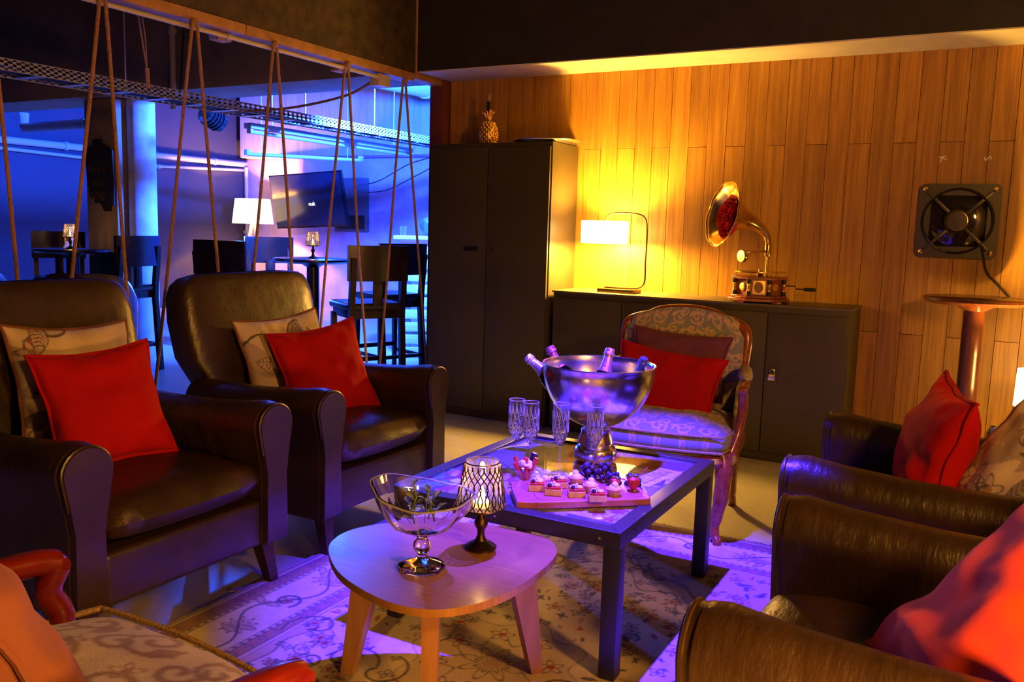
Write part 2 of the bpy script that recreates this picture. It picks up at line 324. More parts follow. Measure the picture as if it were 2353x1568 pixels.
def smoothpath(pts, n=6, closed=False):
    P = [Vector(p) for p in pts]; out = []; N = len(P)
    for i in range(N if closed else N-1):
        p0 = P[(i-1) % N] if (closed or i > 0) else P[i]; p1 = P[i]; p2 = P[(i+1) % N]; p3 = P[(i+2) % N] if (closed or i < N-2) else p2
        for k in range(n):
            t = k/n; out.append(0.5*((2*p1)+(p2-p0)*t+(2*p0-5*p1+4*p2-p3)*t*t+(3*p1-p0-3*p2+p3)*t**3))
    if not closed: out.append(P[-1])
    return out
def gridmesh(name, V, faces, cols=None):
    me = bpy.data.meshes.new(name); nv, nf = len(V), len(faces)
    me.vertices.add(nv); me.vertices.foreach_set('co', np.asarray(V, np.float32).ravel())
    me.loops.add(nf*4); me.loops.foreach_set('vertex_index', np.asarray(faces, np.int32).ravel())
    me.polygons.add(nf); me.polygons.foreach_set('loop_start', np.arange(0, nf*4, 4, dtype=np.int32))
    me.update(calc_edges=True)
    if cols is not None:
        a = me.color_attributes.new('Col', 'FLOAT_COLOR', 'POINT'); c4 = np.ones((nv, 4), np.float32); c4[:, :3] = cols; a.data.foreach_set('color', c4.ravel())
    me.validate(); return me
def quads(nu, nv, off=0, flip=False):
    i, j = np.meshgrid(np.arange(nu-1), np.arange(nv-1), indexing='ij'); a = (i*nv+j).ravel()+off
    q = np.stack([a, a+nv, a+nv+1, a+1], 1); return q[:, ::-1] if flip else q
def vnoise(shape, cells, seed=0):
    r = np.random.default_rng(seed); g = r.random((cells[0]+2, cells[1]+2))
    y = np.linspace(0, cells[0], shape[0]); x = np.linspace(0, cells[1], shape[1]); yi = y.astype(int); xi = x.astype(int)
    fy = (y-yi)[:, None]; fx = (x-xi)[None]; fy = fy*fy*(3-2*fy); fx = fx*fx*(3-2*fx)
    a = g[np.ix_(yi, xi)]; b = g[np.ix_(yi, xi+1)]; c = g[np.ix_(yi+1, xi)]; d = g[np.ix_(yi+1, xi+1)]
    return (a*(1-fx)+b*fx)*(1-fy)+(c*(1-fx)+d*fx)*fy

# ------------------------------------------------------------------ woven / printed colour patterns (cloth print, rug weave, newsprint)
class Canvas:
    def __init__(s, nx, ny, w, h, base):
        s.nx, s.ny, s.w, s.h = nx, ny, w, h; s.k = 1.0; s.im = np.ones((nx, ny, 3))*np.array(base)
        s.X = np.linspace(-w/2, w/2, nx)[:, None]*np.ones((1, ny)); s.Y = np.linspace(-h/2, h/2, ny)[None]*np.ones((nx, 1))
    def win(s, x, y, r):
        fx = lambda q: int(np.clip((q+s.w/2)/s.w*(s.nx-1), 0, s.nx)); fy = lambda q: int(np.clip((q+s.h/2)/s.h*(s.ny-1), 0, s.ny))
        return slice(fx(x-r), fx(x+r)+1), slice(fy(y-r), fy(y+r)+1)
    def put(s, sl, mask, c, a=1.0):
        m = np.clip(mask, 0, 1)[..., None]*a; s.im[sl] = s.im[sl]*(1-m)+np.array(c)*m
    def flower(s, x, y, R, pet, line, fill, heart, lw, ph=0.0):
        sl = s.win(x, y, R*1.4); dx = s.X[sl]-x; dy = s.Y[sl]-y; r = np.hypot(dx, dy); t = np.arctan2(dy, dx)+ph
        e = R*(0.72+0.28*np.cos(pet*t))
        lw = lw*s.k
        if fill is not None: s.put(sl, (r < e)*1.0, fill, 0.85)
        s.put(sl, 1-np.abs(r-e)/lw, line)
        if heart is not None: s.put(sl, (r < R*0.33)*1.0, heart)
    def curve(s, pts, lw, c):
        pts = np.array(pts); lw = lw*s.k
        for (x0, y0), (x1, y1) in zip(pts[:-1], pts[1:]):
            r = max(abs(x1-x0), abs(y1-y0))/2+lw*2; sl = s.win((x0+x1)/2, (y0+y1)/2, r); px = s.X[sl]; py = s.Y[sl]
            L = (x1-x0)**2+(y1-y0)**2+1e-12; t = np.clip(((px-x0)*(x1-x0)+(py-y0)*(y1-y0))/L, 0, 1)
            s.put(sl, 1.3-np.hypot(px-x0-t*(x1-x0), py-y0-t*(y1-y0))/lw, c)
    def spiral(s, x, y, R, turns, ph, lw, c, sg=1):
        t = np.linspace(0, 1, 18); a = ph+sg*t*turns*2*PI; r = R*(1-t*0.85); s.curve(np.stack([x+r*np.cos(a), y+r*np.sin(a)], 1), lw, c)
    def leaf(s, x, y, L, ph, c, line=None, lw=0.003, wd=0.35, veins=0):
        sl = s.win(x, y, L); dx = s.X[sl]-x; dy = s.Y[sl]-y; u = (dx*math.cos(ph)+dy*math.sin(ph))/L; v = (-dx*math.sin(ph)+dy*math.cos(ph))/L
        e = wd*np.clip(1-u*u, 0, 1); s.put(sl, (np.abs(v) < e)*1.0, c, 0.9)
        if line is not None: s.put(sl, (1-np.abs(np.abs(v)-e)*L/lw)*(np.abs(u) < 1), line)
        if veins: s.put(sl, ((np.abs(v) < e)*(np.sin((u-np.abs(v)*0.7)*veins) > 0.7)), line)
    def sample(s, u, v):
        i = np.clip(((u+1)/2*(s.nx-1)).round().astype(int), 0, s.nx-1); j = np.clip(((v+1)/2*(s.ny-1)).round().astype(int), 0, s.ny-1); return s.im[i, j]

def floral_canvas(seed, red=True):
    r = np.random.default_rng(seed); c = Canvas(200, 200, 1, 1, (0.64, 0.52, 0.44)); c.k = 1.6; line = (0.10, 0.07, 0.08)
    c.im *= (0.9+0.2*vnoise((200, 200), (5, 5), seed))[..., None]
    for k in range(6): c.leaf(r.uniform(-.45, .45), r.uniform(-.45, .45), r.uniform(.16, .26), r.uniform(0, 6.3), (0.40, 0.31, 0.30), None)
    for k in range(7):
        x, y = r.uniform(-.42, .42, 2); c.leaf(x, y, r.uniform(.12, .2), r.uniform(0, 6.3), [(0.55, 0.42, 0.38), (0.24, 0.20, 0.22), (0.42, 0.06, 0.06) if red else (0.30, 0.22, 0.24)][k % 3], line, 0.008, 0.42, 26)
    for k in range(4):
        x, y = r.uniform(-.4, .4, 2); c.flower(x, y, r.uniform(.08, .14), 5, line, (0.60, 0.47, 0.44), (0.35, 0.2, 0.2), 0.01, r.uniform(0, 6))
    for k in range(6):
        x, y = r.uniform(-.45, .45, 2); a = r.uniform(0, 6.3); t = np.linspace(0, 1, 12); c.curve(np.stack([x+.3*t*np.cos(a+t*1.2), y+.3*t*np.sin(a+t*1.2)], 1), 0.008, line)
    return c
def brocade_canvas(seed, base, scroll, k=6):
    r = np.random.default_rng(seed); c = Canvas(240, 240, 1, 1, base); c.im *= (0.92+0.16*vnoise((240, 240), (60, 60), seed))[..., None]
    for i in range(k):
        for j in range(k):
            x = -.5+(i+.5)/k+(.5/k if j % 2 else 0)-.05; y = -.5+(j+.5)/k; sg = 1 if i % 2 else -1
            q = 5/k; lw = .0095*q
            c.spiral(x, y, .085*q, 1.4, r.uniform(0, 6), lw, scroll, sg); c.spiral(x+.05*q, y+.06*q, .06*q, 1.2, r.uniform(0, 6), lw, scroll, -sg)
            c.leaf(x-.06*q, y+.03*q, .05*q, r.uniform(0, 6), scroll, None, wd=.4); c.flower(x+.02*q, y-.07*q, .035*q, 5, scroll, None, scroll, lw, r.uniform(0, 6))
    return c
CAN_BRO = brocade_canvas(3, (0.22, 0.235, 0.28), (0.60, 0.40, 0.27)); CAN_GOLD = brocade_canvas(5, (0.22, 0.23, 0.20), (0.62, 0.45, 0.18)); CAN_CREAM = brocade_canvas(9, (0.46, 0.38, 0.32), (0.20, 0.10, 0.06), 4)

def pillow(name, w, h, t, mat, label, cat='cushion', seed=1, canvas=None, mw=None, pinch=0.12, n=44, wr=0.010, pipe=True, group=None, pmat=None, sag=0.0):
    n = 110 if canvas is not None else n
    u = np.linspace(-1, 1, n); U, V = np.meshgrid(u, u, indexing='ij')
    X = w/2*U*(1-pinch*(1-V**2)); Y = h/2*V*(1-pinch*(1-U**2)); Z = t/2*((1-U**2)*(1-V**2))**0.42
    nz = vnoise((n, n), (6, 6), seed)-.5; nz2 = vnoise((n, n), (14, 9), seed+50)-.5; ed = np.clip(1-(np.maximum(abs(U), abs(V))-0.2), 0.2, 1)
    edge = np.maximum(abs(U), abs(V))**3
    top = np.stack([X, Y, Z+(nz*wr*2+nz2*wr*edge*2)*((1-U**2)*(1-V**2))**0.2], -1).reshape(-1, 3)
    bot = np.stack([X, Y, -Z+nz[::-1]*wr*((1-U**2)*(1-V**2))**0.2], -1).reshape(-1, 3)
    F = np.concatenate([quads(n, n), quads(n, n, n*n, True)])
    cols = None
    if canvas is not None:
        cc = canvas.sample(U.ravel(), V.ravel()); cols = np.concatenate([cc, cc[::-1]])
    me = gridmesh(name, np.concatenate([top, bot]), F, cols)
    bm = bmesh.new(); bm.from_mesh(me); bmesh.ops.remove_doubles(bm, verts=bm.verts[:], dist=1e-5); bmesh.ops.recalc_face_normals(bm, faces=bm.faces[:]); bm.to_mesh(me); bm.free()
    o = link(name, me, mat, None, True, 80); tag(o, label, cat, group)
    if mw is not None: o.matrix_world = mw
    if pipe:
        ring = []
        for k in range(4):
            for q in np.linspace(-1, 1, 14)[:-1]:
                a, b = [(q, -1), (1, q), (-q, 1), (-1, -q)][k]; ring.append((w/2*a*(1-pinch*(1-b*b))*1.012, h/2*b*(1-pinch*(1-a*a))*1.012, 0.004*math.sin(q*9+k)))
        B().tube(ring, 0.006, 6, True).build('piping', pmat or mat, o)
    return o

# ================================================================== THE SETTING
HX = -3.516            # plane of the opening to the other bar room
WY = 5.355             # back wall face
struct(B().box((-3.6, 4.2, -0.05), (15, 13, 0.1)).build('floor', mFLOOR))
struct(B().box((-1.0, 2.0, 2.93), (5.1, 7.0, 0.1)).build('ceiling', mDARKCEIL))
struct(B().box((-7.2, 4.6, 3.35), (7.3, 12.0, 0.1)).build('ceiling', mDARKCEIL))
wb = struct(B().box((-1.0, WY+0.075, 1.44), (5.15, 0.12, 2.88)).build('wall_back', mDARKCON))
# bamboo planks of the back wall, one mesh object each
PW = 0.118; meshes = {}
def plank(x, z0, z1, first=[None]):
    key = (round(z0, 3), round(z1, 3))
    if key not in meshes:
        o = B().box((0, 0, 0), (PW-0.002, 0.016, z1-z0-0.0025), 0.001, seg=1).build('plank', mPLANK, wb); meshes[key] = o.data
    else:
        o = bpy.data.objects.new('plank', meshes[key]); COL.objects.link(o); o.parent = wb
    o.location = (x, WY+0.008-random.uniform(0, 0.0012), (z0+z1)/2)
k = 0; x = -3.44
while x < 1.5:
    if k % 2: cut = 1.815
    else: cut = 0.75
    plank(x, 0.005, cut); plank(x, cut, 2.31); x += PW; k += 1
struct(B().box((1.56, 2.0, 1.44), (0.12, 7.0, 2.88)).build('wall_right', mBROWNCON))
struct(B().box((-1.0, -1.5, 1.44), (5.1, 0.12, 2.88)).build('wall_rear', mDARKCON))
tr = struct(B().box((-1.0, 5.155, 2.60), (5.0, 0.40, 0.575)).build('trim_1', mBLACKWALL))       # black dropped beam
s_ = B().box((-1.0, 5.155, 2.3115), (5.0, 0.398, 0.012)).build('soffit', mSOFFIT, tr)
hd = struct(B().box((HX-0.06, 1.75, 2.60), (0.12, 6.4, 0.60), 0.004).build('trim_2', mHEADER))   # header over the opening
for i, (y0, y1) in enumerate(((-1.4, 0.6), (0.606, 2.2), (2.206, 3.42), (3.426, 4.93))):
    B().box((HX-0.05, (y0+y1)/2, 2.272), (0.105, y1-y0, 0.052), 0.003).build('timber_batten', mTIMBER, hd)
for y in (1.25, 2.36, 3.34, 4.28): B().box((HX-0.10, y, 2.225), (0.07, 0.09, 0.04), 0.004).build('timber_block', mTIMBER, hd)
B().box((HX+0.004, 4.946, 2.58), (0.012, 0.012, 0.56)).build('edge_bead', mTIMBER, hd)
struct(B().box((HX-0.045, 5.33, 1.15), (0.11, 0.13, 2.31), 0.004).build('trim_3', mREDPOST))
struct(B().box((HX-0.05, 5.14, 2.29), (0.09, 0.36, 0.045), 0.003).build('trim_4', mTIMBER))
# other room
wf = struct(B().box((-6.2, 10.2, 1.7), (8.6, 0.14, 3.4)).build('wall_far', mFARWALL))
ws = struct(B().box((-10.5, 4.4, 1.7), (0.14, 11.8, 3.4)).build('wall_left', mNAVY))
struct(B().box((-6.2, -1.5, 1.7), (8.5, 0.12, 3.4)).build('wall_front', mDARKCON))
struct(B().box((-2.9, 7.85, 1.7), (0.12, 4.7, 3.4)).build('wall_service', mDARKCON))
struct(B().box((-6.6, 9.97, 2.80), (7.25, 0.34, 1.14), 0.02).build('trim_5', mLINTEL))           # deep concrete lintel
bmb = struct(B().box((-7.05, 5.24, 2.83), (6.9, 0.48, 1.03), 0.01).build('trim_6', mBROWNCON))   # down-stand beam
pier = struct(B().box((-7.02, 5.30, 1.155), (0.42, 0.42, 2.31), 0.012).build('trim_7', mBROWNCON))
colm = struct(B().lathe([(0.12, 0.0), (0.12, 2.31)], 40, (-6.74, 5.30, 0)).build('trim_8', mCOLUMN))
# black writing board painted on the pier, with chalk writing
bpts = [(-.24, .30), (-.12, .30), (-.12, .36), (.02, .36), (.02, .33), (.12, .30), (.20, .26), (.21, -.05), (.20, -.22), (.14, -.22), (.14, -.27), (.04, -.27), (-.02, -.20), (-.12, -.20), (-.12, -.15), (-.19, -.15), (-.23, .02), (-.245, .14)]
chb = B().prism(bpts, 0, 0.012).build('chalkboard', mBLACK, pier, smooth=False); chb.matrix_basis = basis((0, -1, 0), loc=(-7.0, 5.083, 1.60)); chb.scale = (.82, 1, 1)
def text(body, size, mat, parent, mw, name='lettering', ext=0.001, align='CENTER'):
    cu = bpy.data.curves.new(name, 'FONT'); cu.body = body; cu.size = size; cu.extrude = ext; cu.align_x = align; cu.align_y = 'CENTER'; cu.resolution_u = 2; cu.offset = size*.02 if name == 'lettering' and size < .06 else 0
    o = bpy.data.objects.new(name, cu); COL.objects.link(o); dg = bpy.context.evaluated_depsgraph_get()
    me = bpy.data.meshes.new_from_object(o.evaluated_get(dg)); bpy.data.objects.remove(o); me.materials.clear(); me.materials.append(mat)
    q = bpy.data.objects.new(name, me); COL.objects.link(q); q.parent = parent; q.matrix_basis = mw; return q
for i, (s, sz) in enumerate((('Book a', .085), ('table', .08), ('£790', .10))): text(s, sz, mCHALK, pier, basis((0, -1, 0), loc=(-7.05, 5.069, 1.70-.12*i), roll=-.05))
pb = B().prism([(0.115*math.cos(a)*(1+.12*math.sin(a)), 0.15*math.sin(a)) for a in np.linspace(0, 2*PI, 25)[:-1]], 0, 0.006).build('painted_oval', mBLACK, pier, smooth=False); pb.matrix_basis = basis((0, -1, 0), loc=(-6.95, 5.086, 0.83))

# pipes, tray, duct, fluorescent battens of the other room
def pipe_thing(name, pts, r, mat, label, cat, clips=(), cr=1.5):
    o = thing(name, label, cat, pts[0]); q = [Vector(p)-Vector(pts[0]) for p in pts]
    B().tube(q, r, 12).build('pipe', mat, o)
    for c in clips:
        B().tube([Vector(c[0])-Vector(pts[0]), Vector(c[1])-Vector(pts[0])], r*cr, 12).build('clip', mat, o)
    return o
pipe_thing('conduit_pipe', [(HX-0.012, -0.3, 2.215), (HX-0.012, 4.55, 2.215)], 0.012, mPIPEWHITE, 'thin pale conduit running along the timber batten above the rope curtain', 'pipe', [((HX-0.012, y, 2.215), (HX-0.012, y+0.03, 2.215)) for y in (1.2, 3.3, 4.2)], 1.3)
jb = thing('junction_box', 'small pale junction box at the end of the conduit near the corner post', 'box', (HX-0.04, 4.61, 2.20)); B().box((0, 0, 0.0), (0.075, 0.12, 0.075), 0.006).build('body', mPIPEWHITE, jb); B().box((0.039, 0, 0.0), (0.006, 0.09, 0.055), 0.002).build('lid', mPIPEWHITE, jb)
tag(B().tube(smoothpath([(HX-0.06, 4.56, 2.19), (-3.95, 4.7, 2.13), (-4.6, 4.78, 2.085), (-5.4, 4.86, 2.12), (-6.1, 4.9, 2.27)], 8), 0.009, 8).build('sagging_cable', mROPE), 'brown cable sagging from the junction box across to the brown beam', 'cable')
tag(B().tube(smoothpath([(-5.80, 4.985, 2.80), (-5.83, 4.985, 2.5), (-5.85, 4.985, 2.3)], 3), 0.006, 6).build('thin_cable', mBLACK), 'thin black cable hanging down the face of the brown beam', 'cable')
pipe_thing('vertical_conduit', [(-5.92, 4.97, 3.28), (-5.92, 4.97, 2.16)], 0.024, mPIPEWHITE, 'upright pale conduit on the face of the brown beam', 'pipe', [((-5.92, 4.97, 2.75), (-5.92, 4.97, 2.79))])
def cable_tray(x, y0, y1, z):
    o = thing('cable_tray', 'perforated metal cable tray hung across the blue-lit room', 'cable tray', (x, y0, z)); L = y1-y0; p = 0.05; n = int(L/p)
    for sx in (-0.13, 0.13):
        b = B()
        for zz in (-0.028, 0.0, 0.028): b.box((sx, L/2, zz), (0.004, L, 0.014))
        for i in range(n): b.box((sx, (i+.5)*p, 0), (0.004, p*0.42, 0.06))
        tag(b.build('perforated_rail', mGALV, o, smooth=False), kind='stuff')
    for i in range(int(L/0.3)): B().box((0, 0.15+i*0.3, -0.03), (0.26, 0.06, 0.004)).build('rung', mGALV, o, smooth=False)
    for i in range(5):
        y = 0.3+i*1.35; B().tube([(-0.13, y, 0.0), (-0.13, y, 3.28-z)], 0.005, 6).build('hanger_rod', mGALV, o)
    for i in range(3): B().tube([(-0.06+0.05*i, 0, -0.012), (-0.05+0.05*i, L*.5, -0.016), (-0.07+0.055*i, L, -0.012)], 0.011, 6).build('cable', mBLACK, o)
    return o
cable_tray(-5.10, 1.0, 7.75, 2.12)
def batten(x, y0, y1, z, label):
    o = thing('ceiling_batten', label, 'light fitting', (x, y0, z)); L = y1-y0
    for y in (.3, L-.3): B().tube([(0, y, 0), (0, y, 3.3-z)], .005, 6).build('hanger_rod', mGALV, o)
    B().box((0, L/2, 0), (0.09, L, 0.05), 0.008).build('housing', mPIPEBLUE, o)
    B().tube([(0, 0.05, -0.05), (0, L-0.05, -0.05)], 0.016, 10).build('tube', mPIPEBLUE, o)
    for y in (0.03, L-0.03): B().box((0, y, -0.04), (0.05, 0.03, 0.05), 0.005).build('lamp_holder', mPIPEBLUE, o)
batten(-5.75, 5.6, 8.0, 2.10, 'long metal light batten hung beyond the cable tray'); 
o = thing('light_track', 'grey metal track hung just above the unlit batten', 'track', (-5.45, 5.6, 2.16)); B().tube([(0, .4, 0), (0, .4, 1.14)], .006, 6).build('hanger_rod', mGALV, o); B().tube([(0, 2.8, 0), (0, 2.8, 1.14)], .006, 6).build('hanger_rod', mGALV, o); B().box((0, 1.6, 0), (0.14, 3.2, 0.03), 0.004).build('channel', mGALV, o)
for i in range(4): B().box((0, 0.3+i*0.85, -0.02), (0.22, 0.12, 0.02), 0.003).build('bracket', mGALV, o)
o = thing('fluorescent_batten', 'slim pale batten lamp below the track in front of the lintel', 'light fitting', (-7.4, 7.2, 2.02)); B().tube([(.1, .12, 0), (.1, .12, 1.28)], .005, 6).build('hanger_rod', mGALV, o); B().tube([(.7, .88, 0), (.7, .88, 1.28)], .005, 6).build('hanger_rod', mGALV, o); B().tube([(0, 0, 0), (0.8, 1.0, 0)], 0.022, 10).build('tube', mPIPEBLUE, o); B().box((0, 0, 0.02), (0.05, 0.05, 0.06), 0.005).build('lamp_holder', mPIPEBLUE, o); B().box((0.8, 1.0, 0.02), (0.05, 0.05, 0.06), 0.005).build('lamp_holder', mPIPEBLUE, o)
XN = -10.36
pipe_thing('wall_pipe', [(XN, 2.0, 2.15), (XN, 10.05, 2.15)], 0.045, mPIPEBLUE, 'thick painted pipe along the top of the dark blue wall', 'pipe', [((XN, y, 2.15), (XN, y+0.05, 2.15)) for y in (4.5, 7.0, 9.4)], 1.25)
pipe_thing('wall_pipe', [(XN, 2.0, 2.04), (XN, 6.2, 2.05), (XN, 8.4, 2.0), (XN, 10.0, 2.06)], 0.022, mPIPEBLUE, 'thin painted pipe sagging under the thick one on the blue wall', 'pipe', [((XN, 8.4, 2.0), (XN, 8.44, 2.0))])
o = thing('corner_pipe', 'thin vertical pipe in the corner behind the fabric shaded lamp', 'pipe', (-10.3, 10.0, 0)); B().tube([(0, 0, 0), (0, 0, 2.1)], 0.03, 10).build('pipe', mPIPEBLUE, o); B().box((0, 0, 1.1), (0.08, 0.08, 0.05), 0.01).build('clip', mPIPEBLUE, o)
o = thing('air_duct', 'round blue-lit air duct under the far ceiling', 'duct', (-5.9, 6.6, 2.86)); B().tube([(.05, .4, .15), (.05, .4, .44)], .006, 6).build('hanger_rod', mGALV, o); B().tube([(0, 0, 0), (0.45, 3.0, 0)], 0.17, 24).build('duct', mPIPEBLUE, o)
for i in range(3): a = 0.25+i*0.27; B().tube([(0.45*a, 3*a, 0), (0.45*(a+.012), 3*(a+.012), 0)], 0.182, 24).build('duct_band', mPIPEBLUE, o)
for nm, lab, pp, rr in (('overhead_pipe', 'thick dark pipe nearest the opening above the chalkboard pier', [(-10.3, 5.75, 2.42), (-7.5, 5.60, 2.42)], 0.06), ('overhead_pipe', 'dark elbowed drain pipe left of the chalkboard pier', [(-9.4, 5.9, 2.38), (-9.4, 5.9, 2.22), (-7.3, 5.62, 2.19)], 0.05)):
    pipe_thing(nm, pp, rr, mPIPEBLUE, lab, 'pipe', [(Vector(pp[-2]).lerp(Vector(pp[-1]), .6), Vector(pp[-2]).lerp(Vector(pp[-1]), .63))], 1.2)
o = thing('stage_light', 'black stage light with ribs beside the round column top', 'spotlight', (-6.33, 5.75, 2.20))
B().lathe([(0.05, -0.11), (0.085, -0.10), (0.085, 0.10), (0.05, 0.12)], 18, T=Matrix.Rotation(1.2, 4, 'X')).build('housing', mBLACKGLOSS, o)
for i in range(4): B().lathe([(0.10, -0.006), (0.10, 0.006)], 18, T=Matrix.Rotation(1.2, 4, 'X') @ Matrix.Translation((0, 0, -0.05+i*0.035))).build('cooling_fin', mBLACKGLOSS, o)
B().box((0, 0, 0.16), (0.03, 0.12, 0.14), 0.004).build('yoke', mBLACKGLOSS, o); B().tube([(0, 0, .2), (0, 0, 1.1)], .012, 8).build('stem', mBLACKGLOSS, o)
o = thing('led_flood', 'small lit flood lamp high up beside the red brown post', 'spotlight', (-3.93, 5.98, 2.44)); B().box((0, 0, 0.02), (0.05, 0.14, 0.10), 0.01).build('housing', mBLACKGLOSS, o)
B().box((-0.028, 0, 0.02), (0.006, 0.11, 0.07), 0.002).build('lens', mBLUELED, o); B().tube([(0, 0, 0.05), (0, 0, 0.85)], 0.01, 8).build('stem', mBLACKGLOSS, o)
o = thing('par_spot', 'purple LED spot on the dark ceiling over the newspaper table', 'spotlight', (-1.11, 2.70, 2.40)); B().lathe([(0.03, 0.20), (0.075, 0.17), (0.08, 0.015), (0.075, 0.0)], 24).build('housing', mBLACKGLOSS, o); B().lathe([(0.0, 0.012), (0.05, 0.012), (0.05, 0.016), (0, 0.016)], 20).build('lens', mUVLED, o); B().tube([(0, 0, 0.19), (0, 0, 0.475)], 0.012, 8).build('stem', mBLACKGLOSS, o)

# rope curtain in the opening: six inverted V's laced between the conduit and the floor
def twisted(pts, r):
    b = B(); P = [Vector(p) for p in pts]; b.tube(P, r, 7); return b
tops = [2.06, 2.57, 3.07, 3.62, 4.23, 4.82]; feet = [2.21, 2.72, 3.32, 3.88, 4.49, 5.16]
names = ['leftmost brown rope pair hanging from the conduit at the left edge of the photo', 'second rope pair from the left, in front of the chalkboard pier', 'third rope pair from the left, coming down beside the tall armchair back', 'fourth rope pair from the left, in front of the fabric shaded lamp', 'fifth rope pair from the left, in front of the bar chair seat', 'rightmost rope pair, in front of the pallet counter']
for i, (t, lab) in enumerate(zip(tops, names)):
    r = thing('hanging_rope', lab, 'rope', (HX+0.01, t, 0), 0, 'ropes laced across the opening')
    lf = (feet[i-1] if i else 1.6)-t; rf = feet[i]-t
    for sgn, f in ((-1, lf), (1, rf)):
        pts = [(0.012*math.sin(q*2.4+i), 0.012*sgn+(f-0.012*sgn-0.02*sgn)*q+0.006*math.sin(q*7+i*2)*q*(1-q)*2, 2.235*(1-q)+0.006) for q in np.linspace(0, 1, 16)]
        twisted(pts, 0.0085).build('strand', mROPE, r)
    B().ball((0, 0, 2.235), 0.016, 8, 6, (1, 1.2, 1.3)).build('knot', mROPE, r)
o = thing('looped_cord', 'thin looped cord with a wooden toggle hanging just inside the other room', 'cord', (-3.86, 3.08, 2.03)); B().tube([(0, -.06, 1.26), (0, -.05, .30), (0, 0, 0)], 0.004, 6).build('strand', mROPE, o); B().tube([(0.02, -.04, .28), (0.02, -.02, .15), (0, 0, 0)], 0.003, 6).build('cord_loop', mROPE, o); B().tube([(0, 0, .01), (0, 0.005, -.09)], 0.011, 8).build('toggle', mROPE, o)

# ================================================================== LEFT ROOM FURNITURE
def make_barchair(label, loc, rz):
    o = thing('bar_chair', label, 'bar chair', loc, rz, 'dark bar chairs in the blue-lit room')     # faces +x; seat .72
    B().box((0, 0, 0.70), (0.42, 0.43, 0.055), 0.025, seg=3).build('seat', mSEATVINYL, o)
    B().box((0, 0, 0.645), (0.37, 0.38, 0.06), 0.005).build('seat_rail', mDARKWOOD, o)
    back = []
    for yy in np.linspace(-0.225, 0.225, 9):
        xx = -0.235+0.035*(yy/0.225)**2-0.03; back.append((xx, yy))
    poly = back+[(x+0.024, y) for x, y in back[::-1]]
    B().prism(poly, 0.885, 1.135, bev=0.004).build('backrest', mDARKWOOD, o)
    for sy in (-1, 1):
        B().loft([[(-0.20+dx+.02*a, sy*0.19+dy, z) for dx, dy in ((-.02, -.02), (.02, -.02), (.02, .02), (-.02, .02))] for a, z in ((-2.2, 0), (0, .62), (-.3, .74), (-2.1, 1.05))]).build('back_leg', mDARKWOOD, o)
        B().loft([[(0.175+dx*k, sy*0.185+dy*k, z) for dx, dy in ((-.019, -.019), (.019, -.019), (.019, .019), (-.019, .019))] for k, z in ((.75, 0), (1, .64))]).build('front_leg', mDARKWOOD, o)
        B().box((-0.02, sy*0.19, 0.22), (0.37, 0.02, 0.03), 0.003).build('side_rail', mDARKWOOD, o)
    B().box((0.175, 0, 0.27), (0.022, 0.36, 0.035), 0.003).build('footrest', mDARKWOOD, o); B().box((-0.215, 0, 0.22), (0.02, 0.37, 0.03), 0.003).build('rear_rail', mDARKWOOD, o)
    B().box((-0.215, 0, 0.815), (0.022, 0.07, 0.20), 0.003).build('splat', mDARKWOOD, o)
    return o
ch = make_barchair('dark wooden bar chair nearest the red brown post, back towards the camera', (-3.98, 5.02, 0), math.radians(150))
for lab, loc, rz in (('bar chair half hidden behind the one nearest the post, beside the pallet counter', (-4.36, 5.78, 0), 160), ('bar chair seen from behind in front of the fabric shaded lamp', (-5.02, 4.78, 0), 100), ('bar chair with purple-lit backrest beyond the table with the right candle', (-5.90, 6.02, 0), -42), ('bar chair standing in front of the pale round column', (-6.375, 4.76, 0), 185), ('bar chair behind the left bar table against the blue wall', (-7.48, 4.97, 0), -33), ('bar chair cut by the left edge of the photo', (-7.15, 4.12, 0), 60)):
    dup(ch, loc, math.radians(rz), lab)
def bar_table(label, loc, r=0.31, wood=None):
    wood = wood or mDARKWOOD
    o = thing('bar_table', label, 'bar table', loc, 0)
    B().lathe([(0, 0.965), (r-.03, 0.965), (r, 0.982), (r, 0.995), (r-.008, 1.0), (0, 1.0)], 40).build('tabletop', wood, o)
    B().lathe([(0.05, 0.03), (0.05, 0.93), (0.11, 0.965)], 20).build('pedestal', wood, o)
    B().lathe([(0.0, 0.0), (0.24, 0.0), (0.24, 0.02), (0.06, 0.05), (0, 0.05)], 32).build('base', wood, o); return o
bar_table('round dark bar table with a candle, in front of the television', (-4.74, 5.30, 0))
bar_table('round dark bar table with a candle and menu holder, against the blue wall', (-6.94, 4.73, 0))
bt = bar_table('round dark bar table on a brown post under the wall fan', (-0.065, 5.03, 0), 0.305, mBARPOST); bt.children[2].scale = (.8, .8, 1)

def mesh_cup(parent, r0, r1, h, z, mat=None):
    """glass cup wrapped in a wavy feather-like metal mesh, open at the top"""
    B().ring([(r0-.004, z), (r1-.004, z+h), (r1, z+h), (r0, z)], 28).build('glass_cup', mGLASS, parent)
    b = B()
    for i in range(20):
        a0 = 2*PI*i/20
        for sg in (1, -1):
            pts = []
            for q in np.linspace(0.02, .93, 9):
                a = a0+sg*(0.55*q+0.16*math.sin(q*9)); rr = r0+(r1-r0)*q+.0025; pts.append((rr*math.cos(a), rr*math.sin(a), z+h*q))
            b.tube(pts, 0.0017, 4)
    tag(b.build('wire_mesh', mBRONZE, parent), kind='stuff')
    b = B()
    for zz, rr in ((z, r0), (z+h*.97, r1)): b.tube([(rr*math.cos(a), rr*math.sin(a), zz) for a in np.linspace(0, 2*PI, 29)[:-1]], 0.002, 5, True)
    b.build('rim_wire', mBRONZE, parent)
